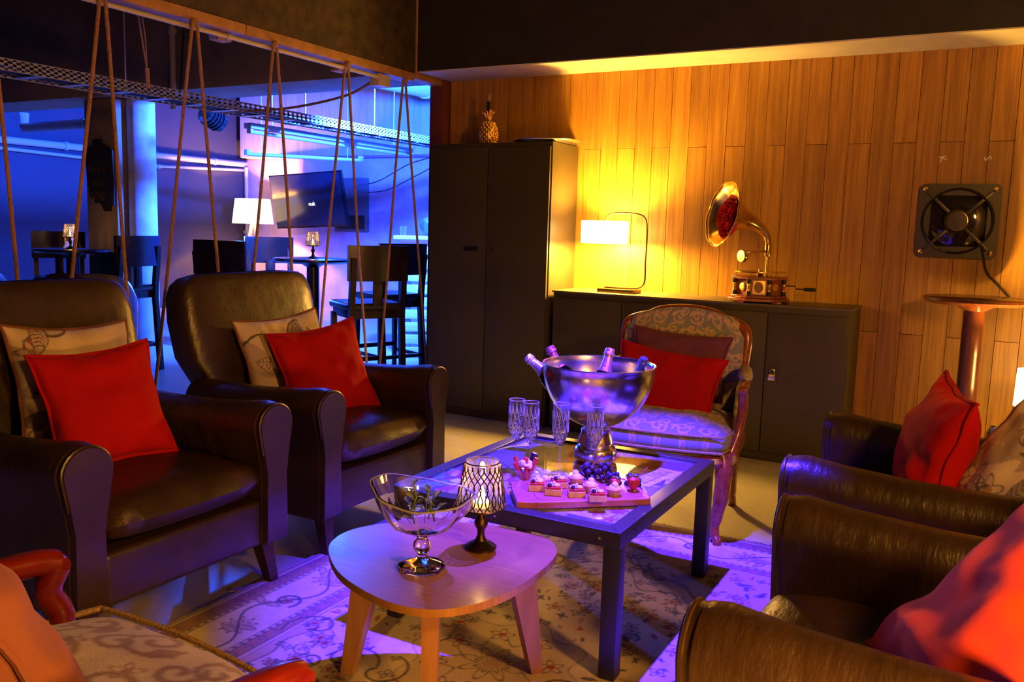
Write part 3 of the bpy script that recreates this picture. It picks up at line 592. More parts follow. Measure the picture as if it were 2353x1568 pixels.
def candle_holder(label, loc, s=1.0, power=0.5, detail=True):
    o = thing('candle_holder', label, 'candle holder', loc, 0)
    B().lathe([(0, 0), (.044*s, 0), (.045*s, .006*s), (.034*s, .014*s), (.016*s, .024*s), (.010*s, .04*s), (.011*s, .055*s), (.018*s, .066*s), (.019*s, .076*s), (.011*s, .088*s), (.009*s, .10*s), (.012*s, .112*s), (.06*s, .115*s), (.06*s, .119*s), (0, .119*s)], 24).build('stand', mBRONZE, o)
    mesh_cup(o, .064*s, .047*s, .13*s, .121*s)
    B().lathe([(0, .12*s), (.024*s, .12*s), (.024*s, .136*s), (0, .134*s)], 18).build('candle', mWAX, o)
    B().lathe([(0, .136*s), (.008*s, .144*s), (.010*s, .153*s), (.005*s, .170*s), (0, .182*s)], 10).build('flame', mFLAME, o)
    l = light('candle_light', 'POINT', (loc[0], loc[1], loc[2]+.196*s), power, (1, .5, .14), 0.008); return o
candle_holder('lit mesh candle holder on the bar table in front of the television', (-4.74, 5.30, 1.0), 0.85, 1.6)
candle_holder('lit mesh candle holder on the bar table against the blue wall', (-6.93, 4.71, 1.0), 0.85, 1.6)
o = thing('menu_holder', 'small clear menu holder behind the left candle', 'menu holder', (-7.08, 4.80, 1.0), .6); B().box((0, 0, .01), (.08, .05, .02), .003).build('base', mWHITE, o); B().box((0, 0, .10), (.075, .006, .17), .001).build('card', mWHITE, o); B().box((0, -.005, .11), (.04, .004, .09), .001).build('picture', mREDPOST, o)

# tub chairs
def tub_chair(label, loc, rz):
    o = thing('tub_chair', label, 'armchair', loc, rz, 'dark leather tub chairs beyond the ropes')
    n = 22; rings = []
    for r0, z in ((.30, .16), (.34, .3), (.36, .6), (.37, .86), (.33, .93), (.27, .86), (.25, .45)):
        rings.append((r0, z))
    vs_ = []; fs = []
    m = len(rings)
    for i in range(n):
        a = math.radians(55+250*i/(n-1)); drop = 0.26*abs(math.cos((a-PI)/1.0*.5+PI/2))**2.2 if False else 0.24*(abs(i/(n-1)-.5)*2)**3
        for r0, z in rings: vs_.append((r0*math.cos(a), r0*math.sin(a), z-drop*(z > .5)))
    for i in range(n-1):
        for q in range(m): fs.append((i*m+q, (i+1)*m+q, (i+1)*m+(q+1) % m, i*m+(q+1) % m))
    fs.append(list(range(m))); fs.append([(n-1)*m+q for q in range(m)][::-1])
    b = B(); b._new(vs_, fs); b.build('shell', mLEATHER, o, angle=60)
    B().box((0.04, 0, .36), (.52, .50, .16), .06, seg=4).build('seat_cushion', mLEATHER, o)
    for sx in (-.2, .2):
        for sy in (-.2, .2): B().lathe([(.016, 0), (.025, .18)], 10, (sx, sy, 0)).build('leg', mLEGWOOD, o)
    return o
tc = tub_chair('black round-backed tub chair at the left edge behind the leather armchair', (-5.62, 3.02, 0), math.radians(120)); tc.scale = (.95, .95, 1.08)
t2 = dup(tc, (-4.86, 3.42, 0), math.radians(130), 'black round-backed tub chair under the chalkboard pier'); t2.scale = (.74, .74, 1.02)

# television and lamp
tv = thing('television', 'wall television tilted forward, showing a small white logo', 'television', (-8.79, 9.88, 1.60))
T = Matrix.Translation((0, -0.14, 0)) @ Matrix.Rotation(math.radians(10), 4, 'X') @ Matrix.Rotation(math.radians(-3.0), 4, 'Y')
B().box((0, 0, 0), (1.36, 0.06, 0.79), .008, T=T).build('casing', mBLACKGLOSS, tv); B().box((0, -.032, 0.006), (1.32, 0.006, 0.745), .001, T=T).build('screen', mSCREEN, tv); B().box((0, .10, 0), (.3, .22, .3), .01).build('bracket', mBLACKMETAL, tv)
lg = text('nuk', .085, mLOGO, tv, T @ Matrix.Translation((.08, -.037, -.05)) @ Matrix.Rotation(PI/2, 4, 'X'), 'logo')
o = thing('wall_panel', 'dark flat panel on the far wall behind the television', 'panel', (-8.3, 10.11, 1.55)); B().box((0, 0, 0), (.62, .03, .78), .004).build('board', M('violet_board', (.12, .10, .16), .6), o); B().box((0, -.02, -.25), (.5, .02, .2), .004).build('shelf_lip', mBLACKMETAL, o)
def cable(label, pts, r=0.006): return tag(B().tube(smoothpath(pts, 8), r, 6).build('wall_cable', mBLACK), label, 'cable')
cable('upper black cable drooping along the far wall from the television', [(-8.25, 10.1, 1.82), (-7.8, 10.1, 1.9), (-7.3, 10.1, 2.12), (-6.9, 10.1, 2.22)]); cable('lower black cable drooping along the far wall from the television', [(-8.25, 10.1, 1.74), (-7.7, 10.1, 1.76), (-7.2, 10.1, 1.95), (-6.85, 10.1, 2.1)])
TL = (-9.61, 9.45, 0)
o = thing('side_table', 'small dark table under the fabric shaded lamp, hidden behind bar chairs', 'table', TL); B().box((0, 0, .86), (.5, .5, .04), .006).build('tabletop', mDARKWOOD, o)
for sx in (-.2, .2):
    for sy in (-.2, .2): B().box((sx, sy, .42), (.045, .045, .84), .004).build('leg', mDARKWOOD, o)
lp = thing('table_lamp', 'table lamp with tapered glowing fabric shade in the far corner', 'lamp', (TL[0], TL[1], .88))
B().box((0, 0, .015), (.2, .2, .03), .004).build('base', mDARKWOOD, lp)
for k in range(3):
    a = 2*PI*k/3+.4; B().loft([[(.085*math.cos(a)*q+dx, .085*math.sin(a)*q+dy, z) for dx, dy in ((-.02, -.02), (.02, -.02), (.02, .02), (-.02, .02))] for q, z in ((1, .03), (.2, .36))]).build('leg', mPIPEBLUE, lp)
B().lathe([(.014, .3), (.014, .55)], 10).build('stem', mBRASS, lp); B().ring([(.295, .36), (.25, .72), (.247, .72), (.292, .36)], 40).build('lamp_shade', mSHADE2, lp); B().ball((0, 0, .53), .035, 12, 8).build('bulb', mWAX, lp)
light('table_lamp_light', 'POINT', (TL[0], TL[1], 1.42), P_FAR, (1, .40, .09), .04)

# counter built of pallets
pc = thing('pallet_counter', 'counter made of pale pallet boards beside the tall cabinet', 'counter', (-4.72, 7.15, 0), math.radians(30))
B().box((0, 0.02, 1.165), (.95, .36, .035), .004).build('counter_top', mPALLET, pc); B().box((0.02, -.14, 1.125), (.86, .03, .04), .003).build('top_batten', mREDPOST, pc)
for i in range(9): B().box((.03, -.15+.004*random.uniform(-1, 1), .06+i*.122), (.84+.02*random.uniform(-1, 1), .02, .09), .003).build('slat', mPALLET, pc)
for xx in (-.35, .05, .42): B().box((xx, -.10, .56), (.09, .07, 1.1), .004).build('upright', mPALLET, pc)
for i in range(3): B().box((.03, .16, .2+i*.4), (.84, .02, .09), .003).build('rear_slat', mPALLET, pc)
bg = thing('travel_bag', 'dark blue holdall with a round handle on the pallet counter', 'bag', (-4.78, 7.12, 1.183), math.radians(30))
B().ball((0, 0, .10), .17, 20, 12, (1.0, .62, .60)).box((-.02, 0, .09), (.24, .17, .17), .05, seg=3).build('body', mBAG, bg); B().tube([(.10*math.cos(a)*.6-.03, 0, .17+.07*math.sin(a)) for a in np.linspace(0, PI, 12)], .012, 8).build('handle', mBAG, bg); B().tube([(.14+.02*math.sin(a), .11*math.cos(a), .1+.09*math.sin(a)) for a in np.linspace(0, 2*PI, 20)[:-1]], .014, 8, True).build('strap', mPINK, bg)
o = thing('drinking_glass', 'small glass at the left end of the pallet counter', 'glass', (-5.05, 6.93, 1.183)); B().ring([(.028, 0), (.034, .09), (.032, .09), (.026, .006)], 16).build('tumbler', mGLASS, o)

# ================================================================== CABINETS ALONG THE BACK WALL
tc_ = thing('tall_cabinet', 'tall black steel cabinet beside the opening', 'cabinet', (-2.93, 5.145, 0))
B().box((0, 0.005, .915), (.92, .385, 1.83), .006).build('body', mCABINET, tc_)
for sx in (-1, 1): B().box((sx*.2265, -.196, .93), (.447, .018, 1.74), .004).build('door', mCABINET, tc_)
dr = tc_.children[-2]
hp = B().box((-.115, -.209, 1.14), (.105, .008, .032), .003).build('handle', mBRONZE, dr); B().lathe([(.006, 0), (.006, .012)], 10, T=Matrix.Translation((.045, -.205, 1.14)) @ Matrix.Rotation(PI/2, 4, 'X')).build('keyhole', mBRONZE, dr)
lc = thing('low_cabinet', 'long low black steel cabinet with a padlock, carrying lamp and gramophone', 'cabinet', (-1.54, 5.15, 0))
B().box((0, 0.005, .45), (1.79, .385, .89), .006).build('body', mCABINET, lc); B().box((0, 0.0, .894), (1.80, .40, .012), .003).build('top_panel', mCABTOP, lc)
for i, (a, b_) in enumerate(((-.885, -.425), (-.42, .455), (.46, .885))): 
    d_ = B().box(((a+b_)/2, -.196, .455), (b_-a, .016, .80), .004).build('door', mCABINET, lc)
B().box((.505, -.207, .49), (.05, .008, .09), .003).build('hasp', mCABINET, lc)
B().box((.40, -.207, .555), (.03, .006, .03), .003).build('hasp_plate', mCABINET, lc)
pl = thing('padlock', 'small steel padlock hanging on the low cabinet door', 'padlock', (-1.035, 4.928, .475)); B().box((0, 0, .018), (.042, .018, .036), .006).build('body', mCHROME, pl); B().tube([(.014*math.cos(a), 0, .036+.02*math.sin(a)+.010*(math.sin(a) > 0)) for a in np.linspace(0, PI, 12)], .0035, 8).build('shackle', mCHROME, pl)
# big round tray and pineapple bottle on the tall cabinet
o = thing('serving_tray', 'wide round metal tray lying on top of the tall cabinet', 'tray', (-2.60, 5.13, 1.832)); B().lathe([(0, 0), (.20, 0), (.225, .014), (.222, .017), (.198, .004), (0, .004)], 48).build('dish', mSTEEL, o); B().tube([(.224*math.cos(a), .224*math.sin(a), .016) for a in np.linspace(0, 2*PI, 49)[:-1]], .004, 6, True).build('rim', mSTEEL, o)
o.scale = (1.0, .92, 1)
pn = thing('pineapple_bottle', 'golden pineapple-shaped bottle on the tall cabinet', 'bottle', (-3.01, 5.07, 1.832))
B().lathe([(0, 0), (.042, 0), (.058, .03), (.062, .065), (.052, .11), (.032, .148), (.018, .162), (0, .163)], 24).build('body', mGOLD, pn)
b = B()
for i in range(9):
    for j in range(12):
        z = .012+i*.0155; r = np.interp(z, [0, .03, .065, .11, .148], [.044, .058, .062, .052, .032]); a = 2*PI*(j+.5*(i % 2))/12; b.ball((r*math.cos(a), r*math.sin(a), z), .009, 6, 4)
tag(b.build('pineapple_scales', mGOLD, pn), kind='stuff')
for k in range(9):
    a = 2*PI*k/9; e = .05+.015*(k % 3); B().tube([(.012*math.cos(a), .012*math.sin(a), .158), (.028*math.cos(a), .028*math.sin(a), .158+e*.8), (.05*math.cos(a), .05*math.sin(a), .158+e*.85)], [.007, .006, .001], 6).build('leaf', mGOLD, pn)
B().lathe([(.012, .16), (.014, .25), (.012, .252), (.012, .262), (.015, .264), (.015, .275)], 14).build('neck', mBLACKGLOSS, pn); B().ball((0, 0, .305), .017, 12, 8, (1, 1, 1.6)).build('stopper', mROPE, pn)

# lamp with arched stem
lm = thing('table_lamp', 'table lamp with a white drum shade on an arched stem, on the low cabinet', 'lamp', (-2.05, 5.115, .90))
B().box((-.0, 0, .012), (.24, .15, .024), .004).build('base', mBRONZE, lm)
B().tube(smoothpath([(-.10, 0, .030), (.05, 0, .030), (.13, 0, .037), (.165, 0, .075), (.165, 0, .20), (.165, 0, .40), (.15, 0, .465), (.10, 0, .492), (-.02, 0, .498), (-.085, 0, .485), (-.11, 0, .45), (-.115, 0, .40)], 6), .0055, 8).build('stem', mBRONZE, lm)
B().ring([(.148, .305), (.148, .445), (.145, .445), (.145, .305)], 48, (-.115, 0, 0)).build('lamp_shade', mSHADE, lm); B().ball((-.115, 0, .375), .024, 12, 8).build('bulb', mWAX, lm)
b = B()
for k in range(3): a = 2*PI*k/3; b.tube([(-.115, 0, .43), (-.115+.146*math.cos(a), .146*math.sin(a), .43)], .002, 5)
b.build('shade_spider', mBRONZE, lm)
light('lamp_bulb_light', 'POINT', (-2.165, 5.115, 1.248), P_TABLE, WARM, .055)

# gramophone
gr = thing('gramophone', 'small wooden gramophone with a fluted brass horn on the low cabinet', 'gramophone', (-1.175, 5.09, .90), math.radians(22.5-10))
def octa(r): return [(r*math.cos(PI/8+PI/4*k), r*math.sin(PI/8+PI/4*k)) for k in range(8)]
B().prism(octa(.185), .012, .028, bev=.004).build('plinth', mMAHOG, gr); B().prism(octa(.168), .028, .044, bev=.006).build('lower_moulding', mMAHOG, gr)
for k in range(4): a = PI/4+PI/2*k; B().box((.145*math.cos(a), .145*math.sin(a), .006), (.05, .05, .012), .003).build('foot', mMAHOG, gr)
B().prism(octa(.135), .044, .135).build('case', mMAHOG, gr, smooth=False); B().prism(octa(.165), .135, .15, bev=.004).build('lid', mMAHOG, gr)
for k in range(8):
    a = PI/8+PI/4*k; q = Matrix.Translation((.147*math.cos(a), .147*math.sin(a), .044)); b = B()
    b.lathe([(.013, 0), (.013, .02), (.009, .025)], 10, T=q).lathe([(.009, .066), (.013, .072), (.013, .091)], 10, T=q); c_ = b.build('column', mBLACK, gr)
    B().lathe([(.009+.0015*math.sin(z*900), z) for z in np.linspace(.024, .067, 12)], 10, T=q).build('gilt_band', mGOLD, c_)
    a2 = PI/4*k; fr = Matrix.Rotation(a2, 4, 'Z') @ Matrix.Translation((.126, 0, .09)) @ Matrix.Rotation(PI/2, 4, 'Y')
    if k % 2: B().lathe([(0, 0), (.022, 0), (.022, .004), (.016, .006), (0, .005)], 16, T=fr).build('gilt_medallion', mGOLD, gr)
    else:
        pnl = B().box((0, 0, .003), (.078, .07, .006), .002, T=fr).build('gilt_panel', mGOLD, gr); B().lathe([(0, .006), (.024, .006), (.022, .009), (0, .009)], 18, T=fr @ Matrix.Diagonal((1.3, 1, 1, 1))).build('oval_picture', mBRONZE, pnl)
B().lathe([(0, .152), (.02, .152), (.012, .17), (.145, .172), (.145, .178), (0, .178)], 40).build('turntable', mBRASS, gr); B().lathe([(0, .178), (.01, .178), (.008, .188), (0, .19)], 10).build('spindle', mBRASS, gr)
B().tube([(.13, .0, .10), (.20, -.01, .10), (.205, -.01, .085), (.25, -.02, .085)], .004, 8).build('crank', mCHROME, gr); B().lathe([(.006, 0), (.011, .01), (.011, .055), (.006, .065)], 12, T=Matrix.Translation((.245, -.02, .085)) @ Matrix.Rotation(PI/2, 4, 'Y')).build('crank_handle', mBLACK, gr)
Rg = Matrix.Rotation(-math.radians(22.5-10), 4, 'Z')
def gl(p): return Rg @ Vector(p)
B().tube([gl(p) for p in smoothpath([(.01, .12, .14), (.01, .12, .26), (.01, .11, .285), (-.01, .05, .292), (-.05, -.02, .288), (-.085, -.06, .285)], 5)], .009, 10).build('tonearm', mBRASS, gr)
T = Rg @ Matrix.Translation((-.09, -.065, .262)) @ Matrix.Rotation(.9, 4, 'Z') @ Matrix.Rotation(PI/2, 4, 'Y')
B().lathe([(0, -.012), (.034, -.012), (.038, 0), (.034, .014), (.02, .018), (0, .018)], 24, T=T).build('soundbox', mBRASS, gr)
B().lathe([(.017, .26), (.02, .27), (.02, .33), (.015, .345)], 14, c=gl((.01, .12, 0))).build('elbow_ring', mBRASS, gr)
# horn: axis bends up-left and opens towards the room
hp_ = smoothpath([(.010, .120, .33), (-.004, .115, .385), (-.05, .088, .435), (-.110, .045, .468), (-.175, -.01, .487), (-.225, -.055, .500)], 6)
hd_ = [(hp_[min(i+1, len(hp_)-1)]-hp_[max(i-1, 0)]).normalized() for i in range(len(hp_))]
vs_, fs = [], []; ns = 36; nl = len(hp_)
for i, (p, d) in enumerate(zip(hp_, hd_)):
    q = i/(nl-1); r = .014+.034*q+.135*q**4.0; u = Vector((0, 1, 0)); u = (u-d*u.dot(d)).normalized(); w = d.cross(u)
    for k in range(ns):
        a = 2*PI*k/ns; rr = r*(1+.05*q*abs(math.sin(a*4.5))); vs_.append(gl(p+(u*math.cos(a)+w*math.sin(a))*rr + d*(0.02*max(0, q-.9)*10*0)))
for i in range(nl-1):
    for k in range(ns): fs.append((i*ns+k, i*ns+(k+1) % ns, (i+1)*ns+(k+1) % ns, (i+1)*ns+k))
b = B(); b._new(vs_, fs); hn = b.build('horn', mBRASS, gr); sm = hn.modifiers.new('thickness', 'SOLIDIFY'); sm.thickness = .002
B().tube(vs_[-ns:], .004, 6, True).build('horn_rim', mBRASS, hn)
hc = gr.matrix_basis @ gl(hp_[-1]); hdir = (gr.matrix_basis.to_3x3() @ Rg.to_3x3() @ hd_[-1]).normalized()
def rose(label, loc, s=1.0):
    o = thing('rose', label, 'flower', loc, random.uniform(0, 6), 'roses in the gramophone horn'); rings_ = ((.006, .03, 3, 1.0), (.014, .03, 4, .8), (.023, .026, 5, .5), (.030, .02, 6, .2))
    for r, h, n, tilt in rings_:
        for k in range(n):
            a = 2*PI*k/n+r*90; b = B(); P = []
            for u_ in np.linspace(-1, 1, 5):
                for v_ in np.linspace(0, 1, 4):
                    rr = r*(1+(1-tilt)*v_*.55)*s; aa = a+u_*1.1*PI/n; P.append((rr*math.cos(aa), rr*math.sin(aa), s*(h*v_*(1-.25*u_*u_)-.006)))
            f = [(i*4+j, (i+1)*4+j, (i+1)*4+j+1, i*4+j+1) for i in range(4) for j in range(3)]
            b._new(P, f); b.build('petal', mROSE, o)
    B().tube([(0, 0, -.03*s), (0, 0, .0)], .003, 5).build('stem', mLEAF, o); return o
up = Vector((0, 0, 1)); side = hdir.cross(up).normalized(); vert = side.cross(hdir)
for i, (sa, sb, lab) in enumerate(((-.045, -.055, 'lowest red rose tucked into the brass gramophone horn'), (.02, .0, 'middle red rose tucked into the brass gramophone horn'), (-.035, .03, 'upper red rose tucked into the brass gramophone horn, towards the lamp'))):
    r_ = rose(lab, hc-hdir*.035+side*sa*.9+vert*sb, 1.15); r_.matrix_basis = Matrix.Translation(hc-hdir*.045+side*sa*.9+vert*sb) @ hdir.to_track_quat('Z', 'Y').to_matrix().to_4x4() @ Matrix.Scale(1.75, 4)

# fan on the wall, its cord, and two letters above it
fn = thing('wall_fan', 'square dark wall fan with a clear round disc, above the round bar table', 'fan', (-.19, WY, 1.39))
Tf = basis((0, -1, 0), loc=(0, 0, 0), roll=0.0)
def rrect(w, h, r, n=6): return [(sx*(w/2-r)+r*math.cos(a), sy*(h/2-r)+r*math.sin(a)) for sx, sy, a0 in ((1, 1, 0), (-1, 1, PI/2), (-1, -1, PI), (1, -1, 1.5*PI)) for a in np.linspace(a0, a0+PI/2, n)]
outer = rrect(.40, .40, .035, 9); no = len(outer)
b = B(); vs_ = []; fs = []
for z in (.004, .028):
    for p in outer: vs_.append((p[0], p[1], z))
    for p in outer: a = math.atan2(p[1], p[0]); vs_.append((.178*math.cos(a), .178*math.sin(a), z))
for k in range(no):
    j = (k+1) % no; fs += [(k, j, no+j, no+k), (2*no+k, 2*no+j, 3*no+j, 3*no+k), (k, j, 2*no+j, 2*no+k), (no+k, no+j, 3*no+j, 3*no+k)]
b._new(vs_, fs, Tf); b.build('frame_plate', mFANPLATE, fn, angle=30)
B().ring([(.178, .008), (.178, .045), (.166, .05), (.164, .008)], 48, T=Tf).build('shroud_ring', mDISC, fn)
B().lathe([(0, .006), (.166, .006), (.15, .016), (.08, .03), (0, .034)], 48, T=Tf).build('clear_disc', mDISC, fn)
for k in range(4):
    a = PI/4+PI/2*k; B().box((.135, 0, .04), (.17, .018, .012), .003, T=Tf @ Matrix.Rotation(a, 4, 'Z')).build('strut', mFANPLATE, fn)
    B().lathe([(.009, .026), (.012, .034), (.006, .04), (0, .04)], 10, T=Tf @ Matrix.Translation((.17*math.copysign(1, math.cos(a)), .17*math.copysign(1, math.sin(a)), 0))).build('bolt', mBRASS, fn)
B().lathe([(0, .03), (.062, .03), (.064, .07), (.052, .086), (0, .088)], 32, T=Tf).build('motor_hub', mFANPLATE, fn); B().tube([(.05*math.cos(a), .05*math.sin(a), .087) for a in np.linspace(0, 2*PI, 33)[:-1]], .003, 6, True, T=Tf).build('hub_ring', mBRASS, fn)
tag(B().tube(smoothpath([(-.06, 5.30, 1.26), (-.045, 5.33, 1.18), (-.02, 5.335, 1.11), (.06, 5.335, 1.02), (.12, 5.34, .96)], 6), .005, 6).build('fan_cord', mBLACK), 'black cord running from the wall fan down behind the bar table', 'cord')
for s, x_, lab in (('K', -.293, 'small white letter K stuck sideways on the planks above the fan'), ('S', -.077, 'small white letter S stuck sideways on the planks above the fan')):
    q = thing('wall_letter', lab, 'letter', (x_, WY-.003, 1.725)); text(s, .05, mWHITE, q, basis((0, -1, 0), loc=(0, 0, 0), roll=-1.35))

# right-hand corner: side table, lamp, candle jar
st = thing('side_table', 'low dark side table behind the right armchairs', 'table', (.29, 4.60, 0)); B().box((0, 0, .325), (.50, .62, .03), .005).build('tabletop', mDARKWOOD, st)
for sx in (-.21, .21):
    for sy in (-.27, .27): B().box((sx, sy, .155), (.04, .04, .31), .003).build('leg', mDARKWOOD, st)
lp2 = thing('table_lamp', 'small glowing cylinder lamp cut by the right edge of the photo', 'lamp', (.225, 4.85, .34)); B().lathe([(0, 0), (.07, 0), (.07, .015), (.012, .02), (.012, .2)], 24).build('base', mBRONZE, lp2)
B().ring([(.082, .155), (.078, .335), (.075, .335), (.079, .155)], 36).build('lamp_shade', mSHADE, lp2); B().ball((0, 0, .23), .022, 10, 7).build('bulb', mWAX, lp2); light('corner_lamp_light', 'POINT', (.225, 4.85, .59), P_RIGHT, WARM, .025)
cj = thing('candle_jar', 'patterned silver candle jar on the low side table', 'candle jar', (.095, 4.56, .34)); B().ring([(.038, 0), (.052, .05), (.045, .09), (.042, .09), (.048, .05), (.034, .008)], 24).build('jar', mSTEEL, cj)
b = B()
for i in range(14):
    a = 2*PI*i/14; b.tube([((.039+.013*math.sin(PI*q*.9))*math.cos(a+.5*q), (.039+.013*math.sin(PI*q*.9))*math.sin(a+.5*q), .004+.082*q) for q in np.linspace(0, 1, 7)], .0016, 5)
b.build('lattice', mBRONZE, cj); B().lathe([(0, .008), (.033, .008), (.035, .03), (0, .03)], 16).build('wax', mCREAM, cj)

# ================================================================== LEATHER ARMCHAIRS
def arm_section(z_top, w, cx, flare=.022):
    """front outline of an arm in (y,z): straight panel flaring to a rounded top"""
    out = [(cx-w/2+.008, .155), (cx+w/2-.008, .155), (cx+w/2-.012, .40), (cx+w/2, .48)]
    R = w/2+flare; zc = z_top-R*.92
    out += [(cx+R*math.cos(a), zc+R*.92*math.sin(a)) for a in np.linspace(-.25, PI+.25, 15)]
    out += [(cx-w/2, .48), (cx-w/2+.012, .40)]
    return out
def make_armchair(label, loc, rz, group):
    o = thing('leather_armchair', label, 'armchair', loc, rz, group)          # faces +x, arm fronts at x=0
    for sy in (-1, 1):
        rings = []
        for x_, zt in ((-.015, .655), (-.05, .66), (-.16, .645), (-.34, .632), (-.55, .628), (-.70, .63)):
            rings.append([(x_, y, z) for y, z in arm_section(zt, .125, sy*.362)])
        arm = B().loft(rings).build('arm', mLEATHER, o, angle=50)
        sec = arm_section(.652, .118, sy*.362, .018); c = np.mean(sec, axis=0)
        r1 = [(0.0, y, z) for y, z in sec]; r2 = [(.012, y, z) for y, z in [tuple(c+(np.array(q)-c)*.97) for q in sec]]; r0 = [(-.02, y, z) for y, z in sec]
        B().loft([r0, r1, r2]).build('arm_front_panel', mLEATHER, arm, angle=50)
        B().tube([(.004, y, z) for y, z in sec[2:-1]], .005, 6).build('piping', mLEATHER, arm)
    B().box((-.35, 0, .235), (.68, .62, .165), .02, seg=3).build('seat_base', mLEATHER, o)
    n = 26; u = np.linspace(-1, 1, n); U, V = np.meshgrid(u, u, indexing='ij'); f = lambda t: np.sign(t)*abs(t)**.8
    b = B(); P = []
    # seat cushion: rounded slab, crowned on top, bulging front
    for part, sg in (('t', 1), ('b', -1)):
        for i in range(n):
            for j in range(n):
                a, c = U[i, j], V[i, j]; e = (1-abs(a)**9)*(1-abs(c)**9)
                x_ = -.318+.318*a+(.03*(1-c*c) if a > .6 else 0)*(a-.6)/.4; y_ = .303*c*(1+.012*math.sin(3*a)); z_ = .397+sg*(.066*e**.45)+(.018*(1-a*a)*(1-c*c) if sg > 0 else 0)+(.003*math.sin(11*a+5*c)*math.cos(7*c) if sg > 0 else 0); P.append((x_, y_, z_))
    F = [tuple(q) for q in np.concatenate([quads(n, n), quads(n, n, n*n, True)])]
    b._new(P, F); bmesh.ops.remove_doubles(b.bm, verts=b.bm.verts[:], dist=.0015); sc = b.build('seat_cushion', mLEATHER, o, angle=60)
    # back: rounded slab leaning away
    rings = []
    for z_, xf, th, hw in ((.30, -.60, .16, .295), (.55, -.655, .17, .31), (.70, -.69, .175, .385), (.85, -.725, .17, .395), (.95, -.748, .155, .392), (1.00, -.762, .13, .378), (1.03, -.775, .09, .355), (1.043, -.79, .04, .33)):
        ring = []
        for k in range(36):
            a = 2*PI*k/36; ca, sa = math.cos(a), math.sin(a); e = .32
            ring.append((xf-th/2+th/2*math.copysign(abs(ca)**e, ca)+.012*(1-(sa*sa))*(ca > 0), hw*math.copysign(abs(sa)**e, sa), z_+.012*(1-sa*sa)*(z_ > .99)))
        rings.append(ring)
    bk = B().loft(rings).build('backrest', mLEATHER, o, angle=60)
    for sx, sy in ((0, 1), (0, -1), (1, 1), (1, -1)):
        tx, ty = (-.055, sy*.345) if sx == 0 else (-.70, sy*.33); bx, by = (tx+.035, ty+sy*.015) if sx == 0 else (tx-.06, ty)
        B().loft([[(x_+dx*k, y_+dy*k, z_) for dx, dy in ((-.028, -.028), (.028, -.028), (.028, .028), (-.028, .028))] for x_, y_, z_, k in ((bx, by, 0.006, .62), (tx, ty, .17, 1.0))]).build('leg', mLEGWOOD, o)
    return o
AC = make_armchair('dark leather armchair at the left edge holding a red and a floral cushion', (-2.15, 1.845, 0), 0, 'dark brown leather armchairs')
dup(AC, (-2.15, 2.865, 0), 0, 'dark leather armchair beside the tall cabinet, second from the left edge')
dup(AC, (-.468, 2.905, 0), PI, 'leather armchair on the right nearer the plank wall')
dup(AC, (-.395, 1.775, 0), PI, 'leather armchair in the bottom right corner, nearest the camera')

FA, FB, FC = floral_canvas(11, True), floral_canvas(23, False), floral_canvas(37, True)
pillow('cushion', .43, .45, .15, mFLORAL, 'pale floral cushion behind the red one on the leftmost armchair', seed=2, canvas=FA, mw=basis((.92, -.12, .32), loc=(-2.735, 1.865, .70), roll=-.03), pmat=mPEACH)
pillow('cushion', .41, .41, .15, mREDVEL, 'red velvet cushion leaning on a floral cushion in the leftmost armchair', seed=3, mw=basis((.90, -.14, .36), loc=(-2.56, 1.845, .655), roll=.05))
pillow('cushion', .46, .44, .15, mFLORAL, 'pale floral cushion with grey leaves behind the red one, beside the tall cabinet', seed=5, canvas=FB, mw=basis((.93, -.15, .30), loc=(-2.735, 2.89, .66), roll=.07), pmat=mPEACH)
pillow('cushion', .45, .45, .15, mREDVEL, 'red velvet cushion in the armchair beside the tall cabinet', seed=6, mw=basis((.86, -.26, .36), loc=(-2.545, 2.93, .62), roll=.12))
pillow('cushion', .44, .42, .19, mREDVEL, 'red velvet cushion standing on edge in the armchair nearer the plank wall', seed=8, mw=basis((-.93, -.22, .25), loc=(-.11, 2.95, .64), roll=-.06), wr=.018)
pillow('cushion', .46, .46, .17, mFLORAL, 'purple-lit floral cushion at the right edge in the armchair nearer the plank wall', seed=9, canvas=FC, mw=basis((-.66, -.45, .52), loc=(.13, 2.76, .64), roll=-.25), pmat=mPEACH)
pillow('cushion', .52, .52, .20, mORANGEVEL, 'large orange-red cushion in the bottom right corner', seed=12, mw=basis((-.66, -.44, .60), loc=(.115, 1.60, .635), roll=-.22), wr=.018)

